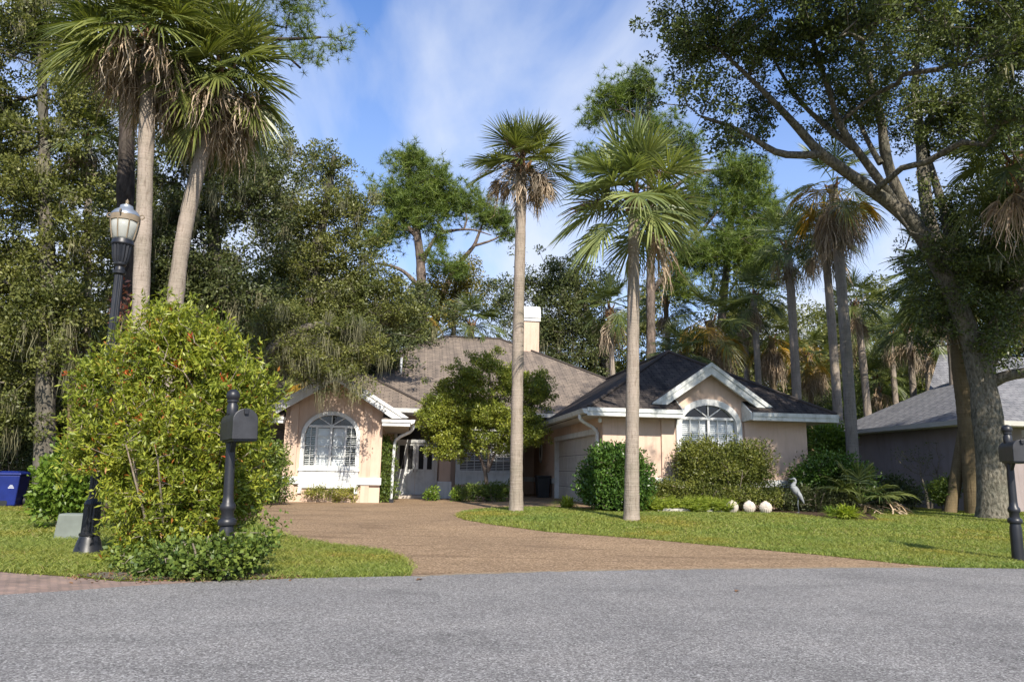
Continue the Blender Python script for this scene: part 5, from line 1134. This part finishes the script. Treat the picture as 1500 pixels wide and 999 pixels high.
spots += [(-9.5-1.9*i, 30+rng.uniform(0, 5), [1, 0][i % 2], .5+.06*(i % 3)) for i in range(12)]+[(-60+9*i, 72+rng.uniform(0, 8), [0, 2][i % 2], 1.3) for i in range(15)]
spots += [(-19, 22, 1, .8), (-22, 19, 0, 1.0), (-16.5, 25, 1, .7)]
for i, (x, Y, k, s) in enumerate(spots):
    src = kinds[k]
    if i < 3: src = kinds[i]; o = src
    else:
        o = src.copy(); COL.objects.link(o)
        for c in src.children:
            d = c.copy(); COL.objects.link(d); d.parent = o
    o.location = (x, Y, float(hgt(x, Y))-.1); o.rotation_euler = (0, 0, rng.uniform(0, 6.28)); o.scale = (s, s, s*rng.uniform(.85, 1.15))

# ------------------------------------------------------------------ shrubs and garden plants
def stems(c, R, h, n, seed, r=.02):
    rng = np.random.default_rng(seed); out_ = []
    for i in range(n):
        a = 2*pi*i/n+rng.normal(0, .3); b = np.array(c, float)+np.array([cos(a), sin(a), 0])*R*.12-np.array([0, 0, .05]); e = np.array(c, float)+np.array([cos(a)*R*rng.uniform(.3, .7), sin(a)*R*rng.uniform(.3, .7), h*rng.uniform(.5, .8)])
        m = (b+e)/2+rng.normal(0, .05, 3)*R; out_.append(([b, m, e], [r, r*.75, r*.45]))
    return out_
# big flowering bush round the lamp and mailbox
def pole_clear(cl):
    # the bush stops short of the lamp post's near side
    t = np.clip(cl[:, 2]/LH, 0, 1); ax = lb[None]+t[:, None]*ld[None]
    sd = (cl[:, 0]-ax[:, 0])-(cl[:, 1]-ax[:, 1])*(ax[:, 0]/ax[:, 1]); near = cl[:, 1] < ax[:, 1]+.15
    lo = sst(2.1, .5, cl[:, 2])
    h = np.sin(cl[:, 0]*91+cl[:, 2]*57)*.5+.5
    return ~(near & (np.abs(sd) < np.where(cl[:, 2] < 1.9, .19, .12)) & (h < .82)) & ~((cl[:, 2] < .95) & (sd < .19)) & (cl[:, 2] > .03)
rng = np.random.default_rng(60); bc = gr(250, 826); BY = 8.25
bb_ = PB([(255, 505, 105, 52), (185, 560, 72, 85), (330, 560, 72, 78), (255, 640, 135, 105), (175, 690, 55, 80), (335, 690, 62, 75), (250, 750, 120, 75), (160, 640, 50, 90), (370, 610, 32, 50), (220, 800, 65, 30), (300, 790, 70, 40), (128, 600, 26, 50), (122, 660, 24, 50), (135, 540, 28, 40), (118, 705, 18, 26), (390, 560, 16, 20), (250, 465, 60, 20), (345, 730, 45, 50)], BY, .62)
def big_extra(rng, t, cl, b0):
    top = cl[(cl[:, 1] < BY)]; pick = top[rng.choice(len(top), 15, replace=False)]
    for i, p in enumerate(pick):
        q = p+np.array([0, -.12, .04]); n = 14 if i < 13 else 46
        V, F = leaf_arr(rng, q+rng.normal(0, .018, (n, 3)), rdir(rng, n)+np.array([0, -.5, .3]), .045, .014); arr_mesh('red_flower', V-b0, F, M['red'], t)
bt = tree('flowering_bush', 'big yellow-green bush with small red flowers between lamp post and mailbox', 'bush', 60, stems(bc, 1.0, 1.9, 9, 61, .017), bb_, 2400, 1, .07, .07, .022, 'fire_leaf', 'twig', None, .0034, .36, shell=.62, jit=.22, extra=big_extra, cull=pole_clear)
# replace its sparse leaves by rosettes at the twig tips
def rosettes(rng, cl, cen, per, sig, Ln, Wd):
    n = len(cl)*per; idx = np.repeat(np.arange(len(cl)), per); ax = unit(unit(cl-cen)*.7+np.array([0, -.15, .7])+rng.normal(0, .35, (len(cl), 3)))
    s = rng.uniform(-.12, .03, n)[:, None]; C = cl[idx]+ax[idx]*s+rng.normal(0, sig, (n, 3)); D = ax[idx]*rng.uniform(.15, .9, n)[:, None]+rdir(rng, n)*.9
    return leaf_arr(rng, C, D, Ln, Wd, .14)
cen = np.average([b[0] for b in bb_], axis=0); cl = sample_blobs(np.random.default_rng(60), bb_, 2400, .62); cl = cl[pole_clear(cl)]
sub = np.concatenate([cl, cl+rng.normal(0, .10, cl.shape)])
V, F = rosettes(rng, sub, cen, 16, .024, .074, .022)
b0 = np.array(bt.location); arr_mesh('foliage', V-b0, F, M['fire_leaf'], bt)
for c in list(bt.children):
    if c.name.startswith('foliage') and len(c.data.polygons) < 4000: bpy.data.objects.remove(c)

def shrub(name, label, cat, seed, blobs, Y, ncl, per, sig, Ln, Wd, leaf, ry=.9, group=None, bark='twig', flowers=None, upb=.3, basepx=None, nst=6, shell=.5):
    B = PB(blobs, Y, ry); cx = np.mean([b[0][0] for b in B]); c = np.array([cx, Y, float(hgt(cx, Y))]); R = max(b[1][0] for b in B); h = max(b[0][2]+b[1][2] for b in B)-c[2]
    def ex(rng, t, cl, b0):
        if flowers:
            n, mt, sz = flowers; pick = cl[rng.choice(len(cl), n)]
            for p in pick:
                k = 14; q = p+np.array([0, -R*.25, 0]); V, F = leaf_arr(rng, q+rng.normal(0, .02, (k, 3)), rdir(rng, k)+np.array([0, -.5, 0]), sz, sz*.7); arr_mesh('flower', V-b0, F, M[mt], t)
    fl = (lambda cl: cl[:, 2] > hgt(cl[:, 0], cl[:, 1])+.03)
    return tree(name, label, cat, seed, stems(c, R, h, nst, seed+500, .018), B, ncl, per, sig, Ln, Wd, leaf, bark, group, .004, .42, shell=shell, upb=upb, extra=ex, cull=fl)
shrub('bush', 'leafy bright green bush left of the lamp post with one red bloom', 'bush', 62, [(90, 705, 28, 42), (115, 730, 30, 34), (78, 735, 20, 24), (105, 665, 20, 24), (130, 690, 30, 40), (60, 742, 9, 8)], 12.2, 330, 26, .10, .10, .055, 'bush_leaf', flowers=(1, 'red', .09))
shrub('bush', 'low dark green leafy vine at the foot of the yellow-green bush', 'bush', 63, [(290, 822, 70, 20), (230, 832, 46, 12), (350, 808, 36, 24), (300, 840, 60, 10), (382, 796, 14, 18), (262, 806, 30, 16, 0, .6), (332, 812, 34, 26, -.28, 1.1), (190, 822, 30, 22, .3, .7), (392, 775, 12, 26, .6, .5)], 7.4, 500, 18, .07, .052, .036, 'vine_leaf', ry=.8)
shrub('bush', 'rounded dark green bush with pink flowers left of the gable', 'bush', 64, [(400, 680, 24, 34), (388, 712, 26, 24), (410, 712, 18, 22), (380, 660, 22, 30), (365, 700, 26, 34)], 20.6, 300, 34, .13, .075, .04, 'vine_leaf', flowers=(5, 'pink', .07))
shrub('hedge', 'low light green clipped hedge under the left arched window', 'hedge', 65, [(450, 722, 13, 12), (470, 722, 14, 12), (492, 722, 14, 12), (514, 722, 13, 12), (482, 721, 38, 11)], 23.0, 300, 30, .07, .055, .03, 'box_leaf', nst=10)
shrub('column_shrub', 'narrow upright shrub climbing beside the white downspout', 'shrub', 66, [(564, 655, 14, 15), (564, 680, 15, 20), (563, 705, 15, 20), (562, 722, 16, 12), (556, 650, 8, 10)], 23.6, 280, 34, .10, .075, .035, 'vine_leaf')
# entry tree
eY = 24.5; e0 = at(716, 712, eY); e0[2] = 0.0
tree('entry_tree', 'small round-crowned tree before the entry window', 'tree', 67, [([e0, at(714, 690, eY), at(706, 668, eY), at(690, 650, eY), at(670, 620, eY)], [.085, .07, .05, .04, .02]), ([at(714, 692, eY), at(717, 665, eY), at(716, 630, eY), at(720, 580, eY)], [.06, .045, .035, .015]), ([at(715, 690, eY), at(722, 665, eY), at(740, 635, eY), at(760, 600, eY)], [.055, .045, .03, .015])],
     PB([(690, 550, 30, 24), (662, 580, 32, 26), (748, 555, 34, 28), (780, 585, 26, 36), (700, 605, 55, 38), (648, 622, 28, 30), (752, 628, 40, 26), (690, 648, 44, 20), (635, 600, 16, 24), (715, 530, 20, 16), (775, 640, 24, 14), (740, 652, 26, 12, 0, .6), (690, 525, 12, 10, 0, .7), (795, 570, 12, 16, 0, .7), (650, 655, 24, 14)], eY, .95),
     410, 46, .09, .08, .04, 'lig_leaf', 'pine_bark', None, .006, .42, upb=.25, sub=4, subr=.17, shell=.55)
shrub('bush', 'dense green plants under the entry window below the small tree', 'plant', 68, [(690, 722, 18, 10), (712, 720, 20, 12), (735, 722, 16, 10), (750, 718, 8, 12)], 24.2, 130, 26, .10, .12, .03, 'vine_leaf')
shrub('bush', 'small bright plant left of the white column base', 'plant', 69, [(632, 722, 8, 9), (636, 727, 7, 6)], 25.0, 40, 24, .08, .08, .04, 'bush_leaf')
shrub('bush', 'small bright plant right of the white column base', 'plant', 70, [(669, 722, 7, 9), (672, 729, 8, 5)], 24.6, 40, 24, .08, .08, .04, 'bush_leaf')
# garage shrubs
shrub('bush', 'glossy dark rounded bush between garage door and palm', 'bush', 71, [(882, 690, 28, 34), (910, 678, 30, 28), (930, 700, 24, 36), (895, 722, 40, 24), (872, 712, 22, 30), (915, 722, 34, 24), (890, 668, 22, 18)], 18.3, 760, 34, .11, .085, .045, 'camellia_leaf', shell=.4)
shrub('bush', 'loose sunlit shrub in front of the garage wing arched window', 'bush', 72, [(1030, 668, 38, 26), (1075, 670, 36, 28), (1105, 672, 24, 30), (1010, 680, 22, 36), (1050, 695, 56, 24), (1100, 695, 28, 20), (1115, 690, 16, 22, 0, .6)], 20.15, 800, 40, .12, .07, .034, 'hedge_leaf', ry=.6, shell=.6)
shrub('hedge', 'low clipped hedge in sun between the garage palm and the shells', 'hedge', 73, [(955, 722, 18, 18), (985, 720, 28, 17), (1020, 722, 30, 16), (1055, 726, 30, 14), (1090, 727, 30, 14), (1120, 727, 24, 14)], 19.75, 800, 36, .09, .055, .03, 'hedge_leaf', ry=.6, nst=12)
shrub('hedge', 'dark clipped hedge in shade behind the heron', 'hedge', 74, [(1150, 732, 26, 18), (1180, 732, 28, 18), (1210, 734, 28, 18), (1240, 736, 24, 16)], 20.2, 480, 36, .10, .055, .03, 'oak_leaf_dark', ry=.6, nst=10)
shrub('bush', 'dark bush at the right corner of the garage wing', 'bush', 75, [(1205, 690, 32, 28), (1235, 700, 36, 32), (1180, 700, 22, 24), (1260, 710, 24, 26)], 20.6, 420, 34, .14, .085, .045, 'camellia_leaf')
shrub('bush', 'sunlit green shrub behind the right corner of the garage wing', 'bush', 76, [(1205, 640, 22, 20), (1228, 650, 20, 26), (1215, 665, 24, 20)], 25, 200, 34, .16, .11, .06, 'bush_leaf')
shrub('bush', 'small low bush beside the neighbour wall', 'bush', 77, [(1388, 716, 16, 14), (1374, 720, 14, 12), (1385, 728, 16, 10)], 21, 120, 32, .12, .07, .04, 'vine_leaf')
shrub('bush', 'dark bush along the neighbour wall left of the bare shrub', 'bush', 78, [(1305, 720, 26, 20), (1330, 725, 18, 18), (1290, 730, 20, 16)], 23, 180, 30, .15, .09, .05, 'oak_leaf_dark')
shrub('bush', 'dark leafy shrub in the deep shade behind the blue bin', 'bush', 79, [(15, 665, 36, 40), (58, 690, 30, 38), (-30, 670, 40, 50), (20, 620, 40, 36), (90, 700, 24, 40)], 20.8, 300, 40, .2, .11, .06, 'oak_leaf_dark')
# bare shrub
rng = np.random.default_rng(80); bp = gr(1360, 745); cl = sample_blobs(rng, PB([(1345, 670, 40, 26), (1370, 690, 30, 22), (1320, 680, 18, 16), (1365, 650, 20, 20)], bp[1], .8), 130, .6)
t = thing('bare_shrub', 'nearly leafless shrub with pale crooked stems before the neighbour wall', 'shrub', bp)
a = grow(rng, [([bp, at(1356, 715, bp[1]), at(1348, 695, bp[1])], [.05, .035, .02]), ([bp+np.array([.1, 0, 0]), at(1368, 715, bp[1]), at(1372, 690, bp[1])], [.045, .03, .015])], cl, .004, .42, jit=.25); a.V = [v-bp for v in a.V]; a.build('stem', M['twig'], t, True)
V, F = clusters_leaves(rng, cl[:70], 5, .08, .06, .03); arr_mesh('foliage', V-bp, F, M['hedge_leaf'], t)
# strap-leaved plants and ferns
def strap_plant(name, label, cat, px, py, seed, n, Ln, Wd, mat, el=(30, 85), droop=.5, group=None, loc=None):
    rng = np.random.default_rng(seed); b = np.array(loc) if loc is not None else gr(px, py); t = thing(name, label, cat, b, 0, group)
    az = rng.uniform(0, 2*pi, n); e = np.radians(rng.uniform(el[0], el[1], n)); d = np.stack([np.cos(az)*np.cos(e), np.sin(az)*np.cos(e), np.sin(e)], 1); L_ = (Ln*rng.uniform(.55, 1.15, n))[:, None]
    o = np.stack([rng.normal(0, .05, n)*Ln*2, rng.normal(0, .05, n)*Ln*2, 0*az], 1); S = np.stack([-np.sin(az), np.cos(az), 0*az], 1)*Wd*.5; rows = []
    for tt, ww in ((0, .6), (.3, 1), (.6, .9), (.85, .55), (1, .05)):
        p = o+d*L_*tt-np.array([0, 0, 1])*(droop*L_*tt**2.2); p[:, 2] = np.maximum(p[:, 2], .005); rows += [p-S*ww, p+S*ww]
    V = np.stack(rows, 1).reshape(-1, 3); q = np.arange(n)[:, None]*10; F = np.concatenate([q+np.array([2*i, 2*i+1, 2*i+3, 2*i+2]) for i in range(4)])
    arr_mesh('foliage', V, F, M[mat], t); return t
strap_plant('grassy_plant', 'tufted yellow-green plant at the foot of the garage door', 'plant', 831, 744, 90, 220, .62, .03, 'fern_leaf')
strap_plant('lily_plant', 'bright strap-leaved clump right of the heron on the lawn edge', 'plant', 1240, 761, 91, 420, .62, .035, 'fern_leaf', droop=.45)
strap_plant('lily_plant', 'smaller strap-leaved clump tucked at the left side of the bright one', 'plant', 1222, 757, 92, 160, .5, .03, 'bush_leaf')
# palmetto
pp = gr(1262, 752); rng = np.random.default_rng(93); t = thing('palmetto', 'wild palmetto with pale drooping blades right of the heron', 'palm', pp)
G = Acc(); Dd = Acc()
for i in range(15):
    frond_fan(rng, G, np.array([0, 0, .25]), i*2.4, radians(rng.uniform(15, 80)), rng.uniform(.5, .9), rng.uniform(.6, .8), 26, radians(100), .35, .035, .15)
for i in range(7):
    frond_fan(rng, Dd, np.array([0, 0, .2]), -1.2+i*.45, radians(rng.uniform(0, 35)), rng.uniform(.5, .9), .7, 18, radians(70), .8, .03, .3, crump=.15)
G.build('crown', M['frond_dark'], t); Dd.build('dead_fronds', M['frond_dead'], t)
b = boots_acc(rng, .1, .3, 12, .25); b.build('leaf_base', M['palm_bark_dark'], t)
# ferns along the bed edge
def fern_mesh(seed):
    rng = np.random.default_rng(seed); A = Acc()
    for i in range(16):
        az = i*2.4+rng.normal(0, .2); e = radians(rng.uniform(35, 80)); L_ = rng.uniform(.3, .48); tt = np.linspace(.12, 1, 15)
        d = np.array([cos(az)*cos(e), sin(az)*cos(e), sin(e)]); s = np.array([-sin(az), cos(az), 0]); p = d*L_*tt[:, None]-np.array([0, 0, .32*L_])*(tt[:, None]**2)
        for sg in (-1, 1):
            C = p; D = s*sg+d*.35; n = len(tt); wd = .085*(1-tt)**.6+.01
            V, F = leaf_arr(rng, C, np.repeat(D[None], n, 0)+rng.normal(0, .1, (n, 3)), 1, .22)
            V = V.reshape(n, 4, 3); V = C[:, None]+(V-C[:, None])*wd[:, None, None]; A.add(V.reshape(-1, 3), F)
    return A
fA = [fern_mesh(s).build('foliage', M['fern_leaf']) for s in (1, 2, 3)]; rng = np.random.default_rng(95); used = set()
for i in range(34):
    x = 945+i*3.7+rng.normal(0, 2); b = at(x, 748, 18.55+rng.uniform(0, .55)); b[2] = float(hgt(b[0], b[1]))
    t = thing('fern', 'light green fern in the row along the front edge of the hedge bed', 'fern', b, rng.uniform(0, 6), 'ferns along the bed edge')
    m = fA[i % 3]
    if i % 3 in used: m = m.copy(); COL.objects.link(m)
    used.add(i % 3); m.parent = t; s = rng.uniform(1.1, 1.6); t.scale = (s, s, s)

# leaf litter along the verge by the bush
rng = np.random.default_rng(99); n = 520; px_ = rng.uniform(100, 440, n); py_ = 846+rng.normal(0, 4.5, n)-(px_-270)*.004
C = np.array([gr(a, b_) for a, b_ in zip(px_, py_)])+np.array([0, 0, .022]); D = rdir(rng, n)*np.array([1, 1, .25])
V, F = leaf_arr(rng, C, D, .035, .018); lo = arr_mesh('leaf_litter', V, F, M['dryleaf']); lo['kind'] = 'stuff'; tag(lo, 'brown leaf litter scattered on the verge under the big bush', 'leaves')
